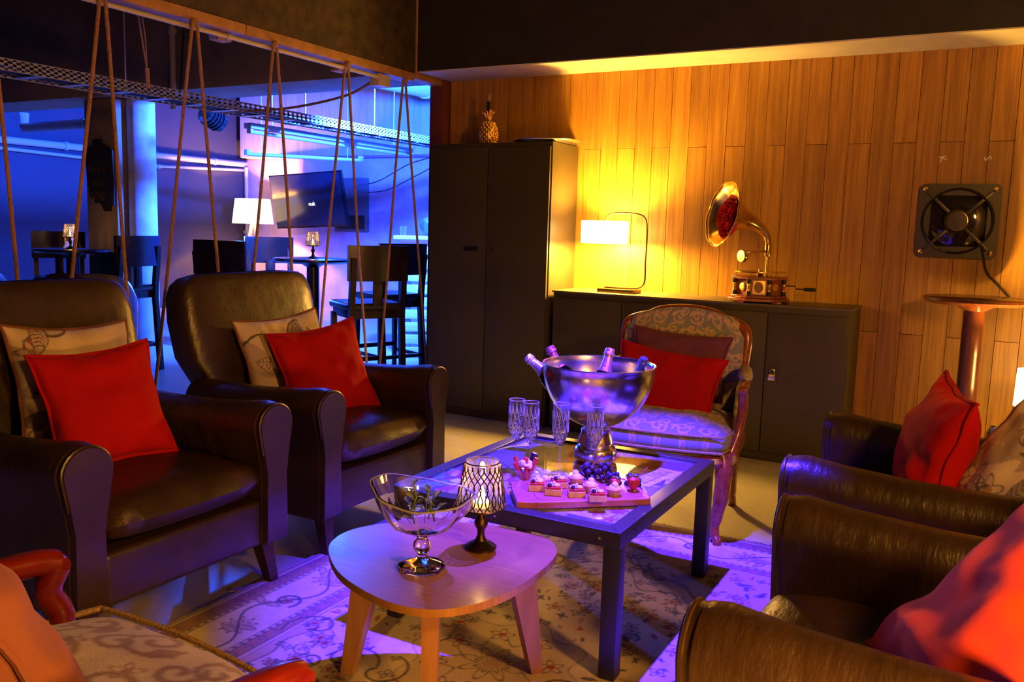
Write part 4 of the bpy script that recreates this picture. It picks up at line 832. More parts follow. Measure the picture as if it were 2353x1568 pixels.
# ================================================================== FRENCH ARMCHAIRS
def french_chair(label, loc, rz, wood, fabric, seatcan, arms_pad=True, group=None, aw=.342, ay=0.0, az=0.0, ar_=.020, sw=1.0):
    o = thing('french_armchair', label, 'armchair', loc, rz, group)          # faces -y
    # back frame outline (x,z), leaning back
    bo = [(x_, z_-.018*(z_ > .8)) for x_, z_ in [(-.255, .47), (-.275, .60), (-.288, .74), (-.290, .82), (-.275, .868), (-.225, .893), (-.175, .905), (-.12, .930), (0, .942), (.12, .930), (.175, .905), (.225, .893), (.275, .868), (.290, .82), (.288, .74), (.275, .60), (.255, .47)]]
    lean = lambda z: .245+(z-.45)*.16
    curve = lambda x: -.035*(1-(x/.29)**2)*-1
    path = smoothpath([(x, lean(z)+.03*(1-(x/.29)**2), z) for x, z in bo], 4)
    B().tube(path, .021, 10, sx=1.15).build('back_frame', wood, o)
    B().tube([p+Vector((0, -.013, 0)) for p in path], .007, 6).build('frame_bead', wood, o)
    B().tube([(-.255, lean(.47)+.005, .47), (0, lean(.47)+.03, .475), (.255, lean(.47)+.005, .47)], .02, 8).build('back_rail', wood, o)
    n, m = 120, 110; P = []; CC = []
    for i in range(n):
        s = i/(n-1)*2-1
        for j in range(m):
            t = j/(m-1); z0 = .48; hw = np.interp(.48+t*.42, [.47, .6, .74, .83, .88, .905], [.245, .263, .276, .276, .25, .20]); zt = .917-.055*abs(s)**2.2; z = z0+(zt-z0)*t; x = s*hw
            P.append((x, lean(z)+.03*(1-(x/.29)**2)-.006-.028*(1-s**4)*(1-(2*t-1)**4), z)); CC.append((s, t*2-1))
    CC = np.array(CC); me = gridmesh('back_upholstery', P, quads(n, m), seatcan.sample(CC[:, 0], CC[:, 1])); bu = link('back_upholstery', me, fabric, o, True, 80); md = bu.modifiers.new('thickness', 'SOLIDIFY'); md.thickness = .035; md.offset = 1
    # seat rail and legs
    rail = smoothpath([(-.30, -.25, .36), (-.15, -.295, .345), (0, -.305, .34), (.15, -.295, .345), (.30, -.25, .36), (.305, -.05, .36), (.265, .27, .37), (0, .29, .37), (-.265, .27, .37), (-.305, -.05, .36)], 4, True)
    B().tube(rail, .030, 8, True, sx=1.0).build('seat_rail', wood, o)
    for sx in (-1, 1):
        B().tube(smoothpath([(sx*.285, -.245, .38), (sx*.30, -.262, .30), (sx*.295, -.265, .20), (sx*.275, -.25, .10), (sx*.278, -.258, .045), (sx*.292, -.275, .02), (sx*.292, -.275, .0)], 4), [.036]*2+[.037]*3+[.034]*4+[.028]*4+[.021]*4+[.017]*3+[.019]*3+[.024]*2, 10).build('front_leg', wood, o)
        B().tube(smoothpath([(sx*.262, .262, .40), (sx*.265, .275, .25), (sx*.262, .285, .10), (sx*.268, .312, .03), (sx*.268, .315, 0)], 4), [.026]*5+[.024]*5+[.018]*5+[.021]*2, 10).build('rear_leg', wood, o)
        # arm: from the back down the curved support
        ap = smoothpath([(sx*.282, lean(.66)+.02, .665+az*.5), (sx*.315, .15, .668+az*.8), (sx*(aw-.004), .0+ay*.7, .662+az), (sx*(aw+.003), -.10+ay, .655+az), (sx*aw, -.145+ay, .645+az)], 5)
        ar = B().tube(ap, ar_, 10).build('arm', wood, o); B().lathe([(0, -.017), (.019, -.017), (.024, 0), (.019, .017), (0, .017)], 16, T=Matrix.Translation((sx*aw, -.147+ay, .640+az)) @ Matrix.Rotation(PI/2, 4, 'Y')).build('arm_scroll', wood, ar)
        B().tube(smoothpath([(sx*aw, -.145+ay, .64+az), (sx*(aw+.003), -.125+ay, .57+az*.7), (sx*(aw-.007), -.145+ay, .47), (sx*(aw-.024), -.18+ay*.3, .40), (sx*.305, -.20, .36)], 4), ar_+.001, 10).build('arm_support', wood, o)
        if arms_pad:
            n2 = 14; pp = []
            rr = []
            for q in np.linspace(0, 1, n2):
                y = .20-.29*q; x = sx*(.305+.038*q); k = (1-(2*q-1)**6)
                rr.append([(x+.031*k*math.cos(a), y, .678+.03*k*max(-.3, math.sin(a))) for a in np.linspace(0, 2*PI, 13)[:-1]])
            me_ = B().loft(rr); x_ = me_.build('arm_pad', M('arm_pad_cloth', (.40, .34, .30), .8, var=.3, vscale=60) if False else mPADS, o)
        # closed upholstered side under the arm
        n3 = 14; P = []; C2 = []
        for i in range(n3):
            for j in range(n3):
                a, t = i/(n3-1), j/(n3-1); y = .25-.42*a; x = sx*(.272+.045*a); z = .38+t*(.08+.0*a+(.245-.08)*(1-a)**1.5); P.append((x, y, z)); C2.append((a*1.2-1, t*1.2-1))
        C2 = np.array(C2); me = gridmesh('side_panel', P, quads(n3, n3), CAN_GOLD.sample(C2[:, 0], C2[:, 1])); sp = link('side_panel', me, fabric, o, True, 80); md = sp.modifiers.new('thickness', 'SOLIDIFY'); md.thickness = .02; md.offset = 0
    # seat cushion
    n = 150; u = np.linspace(-1, 1, n); U, V = np.meshgrid(u, u, indexing='ij'); ex = .318*U*(1-.10*np.clip(V, 0, 1)-.16*np.clip(-V-.55, 0, 1)*abs(U)); ey = np.where(V < 0, .33, .255)*V+.035*np.clip(-V, 0, 1)*abs(U)**2; e = ((1-abs(U)**6)*(1-abs(V)**6))**.42
    wn = vnoise((n, n), (7, 7), 4)-.5
    top = np.stack([ex, ey, .425+.058*e+.030*(1-U*U)*(1-V*V)+wn*.016*e], -1).reshape(-1, 3); bot = np.stack([ex, ey, .425-.062*e], -1).reshape(-1, 3)
    top[:, 0] *= sw; bot[:, 0] *= sw; cc = seatcan.sample(U.ravel(), V.ravel()); me = gridmesh('seat_cushion', np.concatenate([top, bot]), np.concatenate([quads(n, n), quads(n, n, n*n, True)]), np.concatenate([cc, cc])); bm = bmesh.new(); bm.from_mesh(me); bmesh.ops.remove_doubles(bm, verts=bm.verts[:], dist=1e-5); bmesh.ops.recalc_face_normals(bm, faces=bm.faces[:]); bm.to_mesh(me); bm.free()
    sc_ = link('seat_cushion', me, fabric, o, True, 80)
    for dz in (.047, -.036):
        ring = []
        for k in range(4):
            for q in np.linspace(-1, 1, 15)[:-1]:
                a, c = [(q, -1), (1, q), (-q, 1), (-1, -q)][k]; a *= .985; c *= .985
                x = .318*a*(1-.10*max(c, 0)-.16*max(-c-.55, 0)*abs(a)); y = (.33 if c < 0 else .255)*c+.035*max(-c, 0)*a*a; ring.append((x*1.004*sw, y*1.004, .425+dz*.8))
        B().tube(ring, .0065, 6, True).build('piping', mPIPING, sc_)
    return o
mPADS = M('arm_pad_cloth', (.42, .35, .30), .8, var=.3, vscale=60)
fdir = lambda dx, dy: math.atan2(dy, dx)+PI/2
FCH = french_chair('wood-framed French armchair with brocade upholstery in front of the low cabinet', (-1.222, 3.69, 0), fdir(.112, -.994), mMAHOG, mBROCADE, CAN_BRO)
french_chair('red mahogany French armchair in the bottom left corner, seen from behind', (-1.268, .775, .011), fdir(.108, .994), mREDMAHOG, mBROCADE, CAN_CREAM, False, aw=.360, ay=-.075, az=-.068, ar_=.027, sw=1.13)
fr = Vector((.994, .112, 0)); fv = Vector((.112, -.994, 0)); fc = Vector((-1.222, 3.69, 0))
def fpos(a, b, z): q = fc+fr*a+fv*b; return (q.x, q.y, z)
pillow('cushion', .46, .30, .12, mMAUVE, 'mauve cushion against the back of the brocade French armchair', seed=21, mw=basis((.112, -.95, .30), loc=fpos(-.0, -.16, .685), roll=-.06))
pillow('cushion', .50, .32, .13, mREDVEL, 'red oblong cushion in front of the mauve one on the brocade French armchair', seed=22, mw=basis((.10, -.90, .42), loc=fpos(-.03, -.055, .605), roll=-.12))
pillow('cushion', .48, .46, .18, mPEACH, 'peach cushion at the left edge on the red mahogany armchair', seed=24, mw=basis((.10, .86, .50), loc=(-1.298, .662, .69), roll=.06), wr=.014)

# ================================================================== RUG
def rug_canvas():
    a, b_ = 1.0, 1.46; c = Canvas(460, 680, 2*a, 2*b_, (.60, .47, .34)); c.k = 1.45; r = np.random.default_rng(5); dark = (.07, .055, .07); red = (.34, .05, .045); tan = (.40, .24, .16); rose_ = (.36, .17, .13); blue = (.16, .15, .20)
    D = np.minimum(a-abs(c.X), b_-abs(c.Y)); full = (slice(None), slice(None))
    c.im *= (.93+.14*vnoise(c.X.shape, (90, 130), 3))[..., None]
    def band(d0, d1, col): c.put(full, ((D >= d0)*(D < d1))*1.0, col)
    def line(d, w=.004, col=dark): c.put(full, 1-abs(D-d)/w, col)
    band(0, .012, (.42, .30, .18)); band(.03, .085, rose_); band(.30, .345, rose_)
    for d in (.012, .03, .085, .10, .285, .30, .345, .36): line(d)
    # spandrels and medallion
    R = np.hypot(c.X/.78, c.Y/1.22); th = np.arctan2(c.Y, c.X); e1 = R-(.80+.035*np.cos(12*th)+.03*np.cos(20*th)); fld = D > .36
    c.put(full, ((e1 > 0)*fld)*1.0, (.44, .28, .20), .75); c.put(full, (1-abs(e1)/.008)*fld, dark); c.put(full, (1-abs(e1+.09+.03*np.cos(24*th))/.007)*fld, dark)
    e2 = np.hypot(c.X/.40, c.Y/.46)-(.62+.07*np.cos(8*th)); c.put(full, (1-abs(e2)/.012), dark); c.put(full, (e2 < 0)*1.0, (.50, .36, .24), .55); e3 = np.hypot(c.X/.40, c.Y/.46)-(.34+.07*np.cos(8*th+PI)); c.put(full, (1-abs(e3)/.016), dark)
    c.put(full, (np.hypot(c.X, c.Y) < .022)*1.0, red); c.flower(0, 0, .10, 8, dark, None, None, .006); c.flower(0, 0, .055, 8, dark, (.44, .30, .20), None, .005)
    for k in range(8): q = PI/8+k*PI/4; c.flower(.17*math.cos(q), .19*math.sin(q), .04, 5, dark, (.58, .45, .34), red, .005, q)
    # main border: palmettes, vine, small rings
    per = []
    for k in range(-4, 5): per += [((k*.22), b_-.192, 0), (k*.22, -(b_-.192), 0)]
    for k in range(-6, 7): per += [(a-.192, k*.215, 1), (-(a-.192), k*.215, 1)]
    for i, (x, y, v) in enumerate(per):
        if i % 4 < 2: c.flower(x, y, .058, 9, dark, (.52, .33, .26), red, .005); c.flower(x, y, .035, 6, dark, (.55, .42, .30), None, .004)
        else:
            c.spiral(x, y, .055, 1.2, r.uniform(0, 6), .0045, dark); c.flower(x, y, .028, 5, dark, rose_, red, .004)
        for q in range(2): c.leaf(x+r.uniform(-.09, .09), y+r.uniform(-.07, .07), .04, r.uniform(0, 6), (.42, .28, .22), dark, .004)
    for sg in (-1, 1):
        t = np.linspace(-b_+.1, b_-.1, 150); c.curve(np.stack([sg*(a-.192)+.062*np.sin(t*14.6), t], 1), .0035, dark); t = np.linspace(-a+.1, a-.1, 100); c.curve(np.stack([t, sg*(b_-.192)+.062*np.sin(t*14.3)], 1), .0035, dark)
    for d, st in ((.057, .06), (.322, .06), (.092, .03), (.293, .03)):
        for sg in (-1, 1):
            for y in np.arange(-b_+d, b_-d, st): c.flower(sg*(a-d), y, .012 if st > .05 else .006, 4, dark, (.55, .42, .32), red if st > .05 else None, .004)
            for x in np.arange(-a+d, a-d, st): c.flower(x, sg*(b_-d), .012 if st > .05 else .006, 4, dark, (.55, .42, .32), red if st > .05 else None, .004)
    # field: scattered sprigs, vines
    for k in range(950):
        x, y = r.uniform(-.62, .62), r.uniform(-1.08, 1.08)
        if math.hypot(x/.40, y/.46) < .66: continue
        q = k % 5; R_ = r.uniform(.013, .027)
        if q == 0: c.flower(x, y, R_*1.3, 5, dark, (.52, .34, .24), red, .0045, r.uniform(0, 6))
        elif q == 1: c.leaf(x, y, R_*1.2, r.uniform(0, 6), blue, None, wd=.3); c.leaf(x, y, R_*1.1, r.uniform(0, 6), dark, None, wd=.25)
        elif q == 2: c.flower(x, y, R_, 4, dark, None, blue, .0045, r.uniform(0, 6))
        else: c.leaf(x, y, R_, r.uniform(0, 6), [tan, dark, red, (.20, .20, .14)][k % 4], None, wd=.35)
    for k in range(30):
        x, y = r.uniform(-.6, .6), r.uniform(-1.05, 1.05); c.spiral(x, y, r.uniform(.06, .12), .8, r.uniform(0, 6), .0035, dark, r.choice([-1, 1]))
    return c
rc = rug_canvas()
rug = thing('persian_rug', 'cream persian rug with dark floral border under the tables', 'rug', (-1.19, 2.10, 0))
nx, ny = rc.nx, rc.ny; Z = .009+.0012*(vnoise((nx, ny), (200, 300), 8)-.5)
V = np.stack([rc.X, rc.Y, Z], -1).reshape(-1, 3); link('woven_field', gridmesh('woven_field', V, quads(nx, ny), rc.im.reshape(-1, 3)), mRUG, rug, True, 180)
B().box((0, 0, .004), (1.998, 2.918, .008)).build('backing', M('rug_backing', (.35, .24, .15), .95), rug, smooth=False)
b = B()
for sg in (-1, 1):
    for k in range(200): x = -1+k*.01+.005; b.tube([(x, sg*1.46, .006), (x+random.uniform(-.006, .006), sg*(1.46+random.uniform(.02, .03)), .003)], .0022, 4)
tag(b.build('fringe', mPIPING, rug), kind='stuff')
o = thing('carpet_edge_tag', 'small tan fabric tab at the left edge of the rug by the armchair leg', 'tab', (-2.205, 2.075, .001), .5); B().box((0, 0, .003), (.05, .02, .006), .002).build('tab', mPIPING, o)

# ================================================================== NEWSPAPER TABLE
TX0, TX1, TY0, TY1, TH = -1.278, -.655, 2.19, 3.12, .45
TX0 = -1.645; TX1 = -.842
tcx, tcy = (TX0+TX1)/2, (TY0+TY1)/2; tw, tl = TX1-TX0, TY1-TY0
nt = thing('coffee_table', 'square black steel table with newsprint under a glass top, in the middle of the rug', 'table', (tcx, tcy, 0))
for sx in (-1, 1):
    for sy in (-1, 1):
        lg_ = B().box((sx*(tw/2-.025), sy*(tl/2-.025), .206), (.05, .05, .39), .004).build('leg', mTABLEMETAL, nt); B().box((sx*(tw/2-.025), sy*(tl/2-.025), .0085), (.046, .046, .006), .002).build('foot_cap', mBLACK, lg_)
def rail(x0, x1, y0, y1, nm='frame_rail'):   # mitred rails of the top frame
    return B().prism([x0, x1, y0, y1], .40, .45, bev=.003).build(nm, mTABLEMETAL, nt)
hw, hl, f = tw/2, tl/2, .048
for quad in ([(-hw, -hl), (hw, -hl), (hw-f, -hl+f), (-hw+f, -hl+f)], [(hw, -hl), (hw, hl), (hw-f, hl-f), (hw-f, -hl+f)], [(hw, hl), (-hw, hl), (-hw+f, hl-f), (hw-f, hl-f)], [(-hw, hl), (-hw, -hl), (-hw+f, -hl+f), (-hw+f, hl-f)]): rail(*quad)
for px, py, ax in ((-.25, -hl-.001, 'X'), (.0, -hl-.001, 'X'), (hw-.06, -hl-.001, 'X'), (-.31, -hl-.001, 'X')): B().lathe([(.005, 0), (.004, .003), (0, .003)], 8, T=Matrix.Translation((px, py, .425)) @ Matrix.Rotation(PI/2, 4, 'X')).build('screw', mCHROME, nt)
for py in (-.34, -.05, .25): B().lathe([(.005, 0), (.004, .003), (0, .003)], 8, T=Matrix.Translation((hw+.001, py, .425)) @ Matrix.Rotation(PI/2, 4, 'Y')).build('screw', mBLACK, nt)
def news_canvas():
    w, h = tw-2*f, tl-2*f; c = Canvas(300, 360, w, h, (.13, .12, .13)); r = np.random.default_rng(8); full = (slice(None), slice(None)); ink = (.03, .027, .03)
    def rect(x, y, a, b_, ang, col, al=1.0):
        u = (c.X-x)*math.cos(ang)+(c.Y-y)*math.sin(ang); v = -(c.X-x)*math.sin(ang)+(c.Y-y)*math.cos(ang); m = (abs(u) < a)*(abs(v) < b_); c.put(full, m*1.0, col, al); return u, v, m
    for k in range(26):                                   # torn cuttings with columns of print, photographs and coloured ads
        x, y, ang = r.uniform(-w/2, w/2), r.uniform(-h/2, h/2), r.uniform(-.6, .6); a, b_ = r.uniform(.06, .14), r.uniform(.05, .12); t = k % 6
        base = [(.70, .68, .64), (.15, .14, .15), (.74, .72, .68), (.36, .02, .09), (.60, .58, .57), (.06, .05, .07)][t]; u, v, m = rect(x, y, a, b_, ang, base)
        if t in (0, 1, 2): c.put(full, m*(np.sin(v*520) > .15)*(np.abs((u/a*3) % 1-.5) < .42)*(abs(v) < b_*.6)*(vnoise(c.X.shape, (80, 200), k) > .35), ink, .75); c.put(full, m*(v > b_*.7)*(v < b_*.88)*(np.sin(u*300) > -.4), ink)
        if t == 4: c.put(full, m*(np.sin(u*170+4*np.sin(v*60)) > .2), (.12, .11, .13), .9)
        if t == 3: c.put(full, m*(np.sin(u*90+v*60) > .3), (.62, .50, .48), .8)
        if t == 5: c.put(full, m*(vnoise(c.X.shape, (24, 30), k) > .55), (.52, .48, .50), .9)
        c.put(full, m*((abs(u) > a-.002)+(abs(v) > b_-.002)), (.2, .18, .18), .5)
    for k in range(14): c.flower(r.uniform(-w/2, w/2), -h/2+r.uniform(0, .2), r.uniform(.012, .03), 5, (.30, .03, .09), (.40, .04, .12), None, .004, r.uniform(0, 6))
    u, v, m = rect(.235, .17, .085, .12, -.15, (.78, .78, .76)); g = m*((np.abs((u/.055) % 1-.5) > .44)+(np.abs((v/.045) % 1-.5) > .44))*(abs(u) < .07)*(abs(v) < .10); c.put(full, g*1.0, (.22, .22, .24)); c.put(full, m*(vnoise(c.X.shape, (60, 70), 4) > .62)*(abs(u) < .065)*(abs(v) < .095), (.3, .3, .32), .6)
    u, v, m = rect(.03, .33, .22, .09, 0, (.17, .11, .07)); c.put(full, m*(vnoise(c.X.shape, (40, 12), 9) > .5), (.22, .15, .09), .8)
    return c
nc = news_canvas(); nx, ny = nc.nx, nc.ny; V = np.stack([nc.X, nc.Y, nc.X*0+.4395], -1).reshape(-1, 3)
link('newsprint_collage', gridmesh('newsprint_collage', V, quads(nx, ny), nc.im.reshape(-1, 3)), mPRINT, nt, False)
B().box((0, 0, .43), (tw-2*f, tl-2*f, .016)).build('base_board', mBLACK, nt, smooth=False)
B().box((0, 0, .4448), (tw-2*f-.002, tl-2*f-.002, .006), .001).build('glass_top', mTOPGLASS, nt)
TZ = .4482

# champagne bowl, bottles
BC = Vector((-1.222, 2.885, TZ))
wb_ = thing('champagne_bowl', 'large polished steel pedestal bowl holding four champagne bottles', 'bowl', BC)
B().lathe([(0, 0), (.070, 0), (.077, .006), (.079, .028), (.072, .05), (.060, .058), (.066, .066), (.062, .085), (.055, .105), (.056, .118), (.045, .124), (0, .124)], 48).build('pedestal', mSTEEL, wb_)
pr = [(.203*math.sin(a), .345-.222*math.cos(a)) for a in np.linspace(.12, PI/2, 18)]
B().ring([(.001, .125)]+pr+[(.206, .350), (.206, .356), (.200, .356)]+[(r_*.975, z+.006) for r_, z in pr[::-1]]+[(.001, .131)], 64).build('basin', mSTEEL, wb_)
B().tube([(.2045*math.cos(a), .2045*math.sin(a), .354) for a in np.linspace(0, 2*PI, 65)[:-1]], .0042, 8, True).build('rolled_rim', mSTEEL, wb_)
b = B()
for k in range(46):
    a, r_ = random.uniform(0, 6.3), .15*math.sqrt(random.random()); b.box((r_*math.cos(a), r_*math.sin(a), .235+random.uniform(-.02, .02)), (.03, .03, .028), .005, seg=1, T=Matrix.Rotation(random.uniform(-.03, .03), 4, 'X'))
tag(b.build('ice_cubes', mGLASS, wb_), kind='stuff')
def bottle(label, base, top, foil, glass=None):
    base, top = Vector(base), Vector(top); d = (top-base); L = d.length; s = L/.315
    o = thing('champagne_bottle', label, 'bottle', base, 0, 'champagne bottles in the steel bowl'); o.matrix_basis = Matrix.Translation(base) @ d.to_track_quat('Z', 'Y').to_matrix().to_4x4() @ Matrix.Diagonal((s*1.25, s*1.25, s, 1))
    B().lathe([(0, .01), (.02, .0), (.042, .004), (.044, .015), (.044, .15), (.038, .185), (.024, .215), (.0175, .235)], 28).build('bottle_body', mGREENGLASS, o)
    B().lathe([(.0255, .212), (.019, .236), (.0155, .272), (.0155, .285), (.0175, .287), (.0185, .297), (.0165, .300), (.0175, .306), (.0155, .316), (0, .319)], 24).build('foil_capsule', foil, o)
    B().lathe([(.0182, .287), (.0192, .289), (.0192, .294), (.0182, .296)], 20).build('foil_collar', foil, o)
    B().lathe([(.0262, .208), (.0252, .214), (.0200, .232), (.0206, .232)], 24).build('neck_label', foil, o)
    B().lathe([(.0443, .05), (.0443, .13)], 28).build('label', mWHITE, o)
bottle('silver-foiled champagne bottle leaning far left in the bowl', (-1.30, 2.885, .655), (-1.492, 2.835, .810), mFOILS[0])
bottle('pink-foiled champagne bottle at the back left of the bowl', (-1.335, 2.985, .60), (-1.462, 2.96, .836), mFOILS[1])
bottle('rose-foiled champagne bottle near the middle of the bowl with a red seal', (-1.195, 2.79, .62), (-1.172, 2.865, .866), mFOILS[2])
bottle('dark blue-foiled champagne bottle leaning right in the bowl', (-1.125, 2.93, .64), (-1.048, 2.88, .842), mFOILS[3])

# flutes
def make_flute(label, loc):
    o = thing('champagne_flute', label, 'champagne flute', loc, 0, 'cut glass champagne flutes')
    B().lathe([(0, 0), (.030, 0), (.031, .003), (.012, .007), (.0045, .014), (.0038, .05), (.004, .095), (.006, .103), (0, .103)], 24).build('stem', mGLASS, o)
    pr = [(.004, .102), (.014, .112), (.0235, .132), (.0265, .150), (.0275, .20)]; 
    B().ring(pr+[(.0262, .20), (.0252, .152), (.022, .134), (.012, .116), (.001, .108)], 28).build('cut_bowl', mREFRCUT, o)
    B().ring([(.0275, .20), (.0275, .248), (.0262, .248), (.0262, .20)], 28).build('plain_rim', mGLASS, o); B().tube([(.0272*math.cos(a), .0272*math.sin(a), .248) for a in np.linspace(0, 2*PI, 25)[:-1]], .0010, 5, True).build('lip', mGLASSRIM, o)
    b = B()
    for k in range(12):
        a = 2*PI*k/12
        for sg in (1, -1): b.tube([(.0278*math.cos(a+sg*.55*q), .0278*math.sin(a+sg*.55*q), .150+.075*q) for q in np.linspace(0, 1, 5)], .0013, 4)
    tag(b.build('cut_lines', mGLASSRIM, o), kind='stuff'); return o
FL = make_flute('champagne flute furthest left of the row', (-1.401, 2.600, TZ))
dup(FL, (-1.340, 2.590, TZ), 0, 'second champagne flute from the left, touching distance from the first')
dup(FL, (-1.246, 2.630, TZ), 0, 'third champagne flute, in front of the bowl pedestal')
dup(FL, (-1.135, 2.668, TZ), 0, 'rightmost champagne flute, behind the berries')

# serving board with canapes
bd = thing('serving_board', 'reddish wooden serving board of canapes on the newsprint table', 'board', (-1.075, 2.455, TZ), math.radians(40))
bp = rrect(.375, .235, .02, 5); bp = [p for p in bp if not (p[0] < -.16 and abs(p[1]) < .0)]
B().prism(bp+[], .0, .022, bev=.004).build('board', mBOARD, bd); b = B(); g = rrect(.335, .195, .02, 5); b.tube([(x_, y_, .0222) for x_, y_ in g], .0022, 5, True); b.build('juice_groove', mBOARD, bd)
B().prism([(-.235, -.10), (-.18, -.115), (-.18, .115), (-.215, .10), (-.225, .03)], .0, .021, bev=.004).build('handle', mBOARD, bd)
FZ = TZ+.0225
def canape(label, loc, rz, s=1.0):
    o = thing('canape', label, 'canape', loc, rz, 'square canapes on the serving board'); o.scale = (1.3, 1.3, 1.3); B().box((0, 0, .0075), (.040*s, .033*s, .015), .002).build('pastry_base', mPASTRY, o); B().box((0, 0, .0175), (.037*s, .030*s, .005), .002).build('filling', mSTRAW, o)
    b = B(); b.ball((-.006, .003, .022), .009, 10, 6, (1.2, 1, .6)).ball((.007, -.003, .023), .007, 10, 6, (1.2, 1, .7)).ball((0, 0, .028), .004, 8, 6); b.build('cream_swirl', mCREAM, o); B().ball((-.009, -.008, .024), .0055, 8, 6).build('berry', mBERRY, o); return o
cp = canape('square canape furthest left at the front of the board', (-1.193, 2.362, FZ), .45)
for lab, lx, ly, rz in (('second square canape from the left on the board', -1.130, 2.352, .4), ('third square canape from the left on the board', -1.062, 2.372, .55), ('rightmost square canape at the front of the board', -.992, 2.372, .5), ('square canape behind the two leftmost ones', -1.150, 2.430, .6)): dup(cp, (lx, ly, FZ), rz, lab)
def tart(label, loc):
    o = thing('tartlet', label, 'tartlet', loc, random.uniform(0, 6), 'round tartlets on the board'); o.scale = (1.25, 1.25, 1.25); B().lathe([(0, 0), (.013, 0), (.020, .018), (.018, .019), (0, .015)], 20, flute=.05, nfl=12).build('pastry_case', mPASTRY, o)
    b = B(); b.ball((0, 0, .019), .015, 12, 7, (1, 1, .6)).ball((.003, .002, .027), .009, 10, 6).ball((.002, .001, .033), .004, 8, 5); b.build('cream', mCREAM, o); return o
tt = tart('round cream tartlet beside the red strawberry', (-.968, 2.446, FZ)); dup(tt, (-1.045, 2.440, FZ), 1, 'round cream tartlet behind the third square canape'); dup(tt, (-1.118, 2.492, FZ), 2, 'round cream tartlet in the middle of the board, near the berries')
def strawberry(label, loc, tilt, s=1.0, group='strawberries on the board'):
    o = thing('strawberry', label, 'strawberry', loc, 0, group); o.rotation_euler = (tilt, .2, random.uniform(0, 6)); B().lathe([(0, 0), (.007*s, .004*s), (.014*s, .014*s), (.016*s, .024*s), (.011*s, .032*s), (0, .034*s)], 18).build('fruit', mSTRAW, o)
    for k in range(5): a = 2*PI*k/5; B().tube([(0, 0, .033*s), (.008*s*math.cos(a), .008*s*math.sin(a), .037*s), (.015*s*math.cos(a), .015*s*math.sin(a), .034*s)], [.002, .003, .0005], 5).build('sepal', mLEAF, o)
strawberry('large dipped strawberry at the right end of the board', (-.930, 2.515, FZ+.003), .3, 1.3); strawberry('strawberry standing behind the right tartlet', (-.995, 2.505, FZ+.003), .2, 1.0)
def berries(label, loc, n, s, h, stem=True):
    o = thing('berry_bunch', label, 'berries', loc, 0, 'dark berry bunches'); o.scale = (1.3, 1.3, 1.3)
    for k in range(n):
        a = k*2.4; q = k/n; r_ = .020*s*math.sqrt(1-q*.8); B().ball((r_*math.cos(a), r_*math.sin(a), .008+h*q), .0085*s, 9, 6).build('berry', mBERRY, o)
    if stem: B().tube([(0, 0, h*.6), (.012, .01, h*1.2), (.028, .022, h*1.75)], .0022, 5).build('stem', mSTEM, o)
berries('dark grape bunch with a stem behind the third canape', (-1.115, 2.578, TZ), 16, 1.0, .045); berries('dark berry bunch beside the rightmost flute', (-1.055, 2.575, FZ), 14, .9, .038); berries('dark berry bunch next to the strawberry at the right', (-.958, 2.585, TZ), 13, .9, .035); berries('low dark berry bunch between tartlets and strawberry', (-1.012, 2.548, FZ), 9, .8, .022, False)
o = thing('small_plate', 'small white plate of cream sweets behind the canapes', 'plate', (-1.215, 2.515, TZ)); B().lathe([(0, 0), (.03, 0), (.05, .008), (.049, .010), (.03, .004), (0, .004)], 32).build('dish', mCREAM, o)
for k in range(6): a = k*1.1; B().ball((.024*math.cos(a), .024*math.sin(a), .012+.006*(k % 2)), .011, 10, 6, (1.1, 1, .7)).build('cream_sweet', mCREAM, o)
o = thing('fruit_glass', 'short glass holding strawberry sticks at the left of the board', 'glass', (-1.285, 2.455, TZ)); B().ring([(.024, 0), (.032, .052), (.0305, .052), (.0225, .004)], 24).build('tumbler', mGLASS, o)
for k, (dx, dy, h) in enumerate(((-.045, .01, .085), (-.03, -.02, .075), (.03, .02, .09), (.012, -.015, .07))): B().tube([(dx*.1, dy*.1, .008), (dx, dy, h)], [.006, .008], 8).build('fruit_stick', mSTRAW, o)
b = B()
for k in range(7): a = k*.9; b.ball((.015*math.cos(a), .015*math.sin(a), .065+.006*(k % 3)), .010, 9, 6)
b.build('cream_topping', mCREAM, o); B().ball((.0, .0, .085), .010, 10, 7).build('cherry', mSTRAW, o)
o = thing('wafer_stick', 'dark sugared wafer standing behind the fruit glass', 'wafer', (-1.315, 2.535, TZ)); B().box((0, 0, .045), (.022, .012, .09), .003, T=Matrix.Rotation(.25, 4, 'Y')).build('wafer', mBERRY, o); B().ball((.012, 0, .009), .009, 8, 6).build('sugar_ball', mCREAM, o)

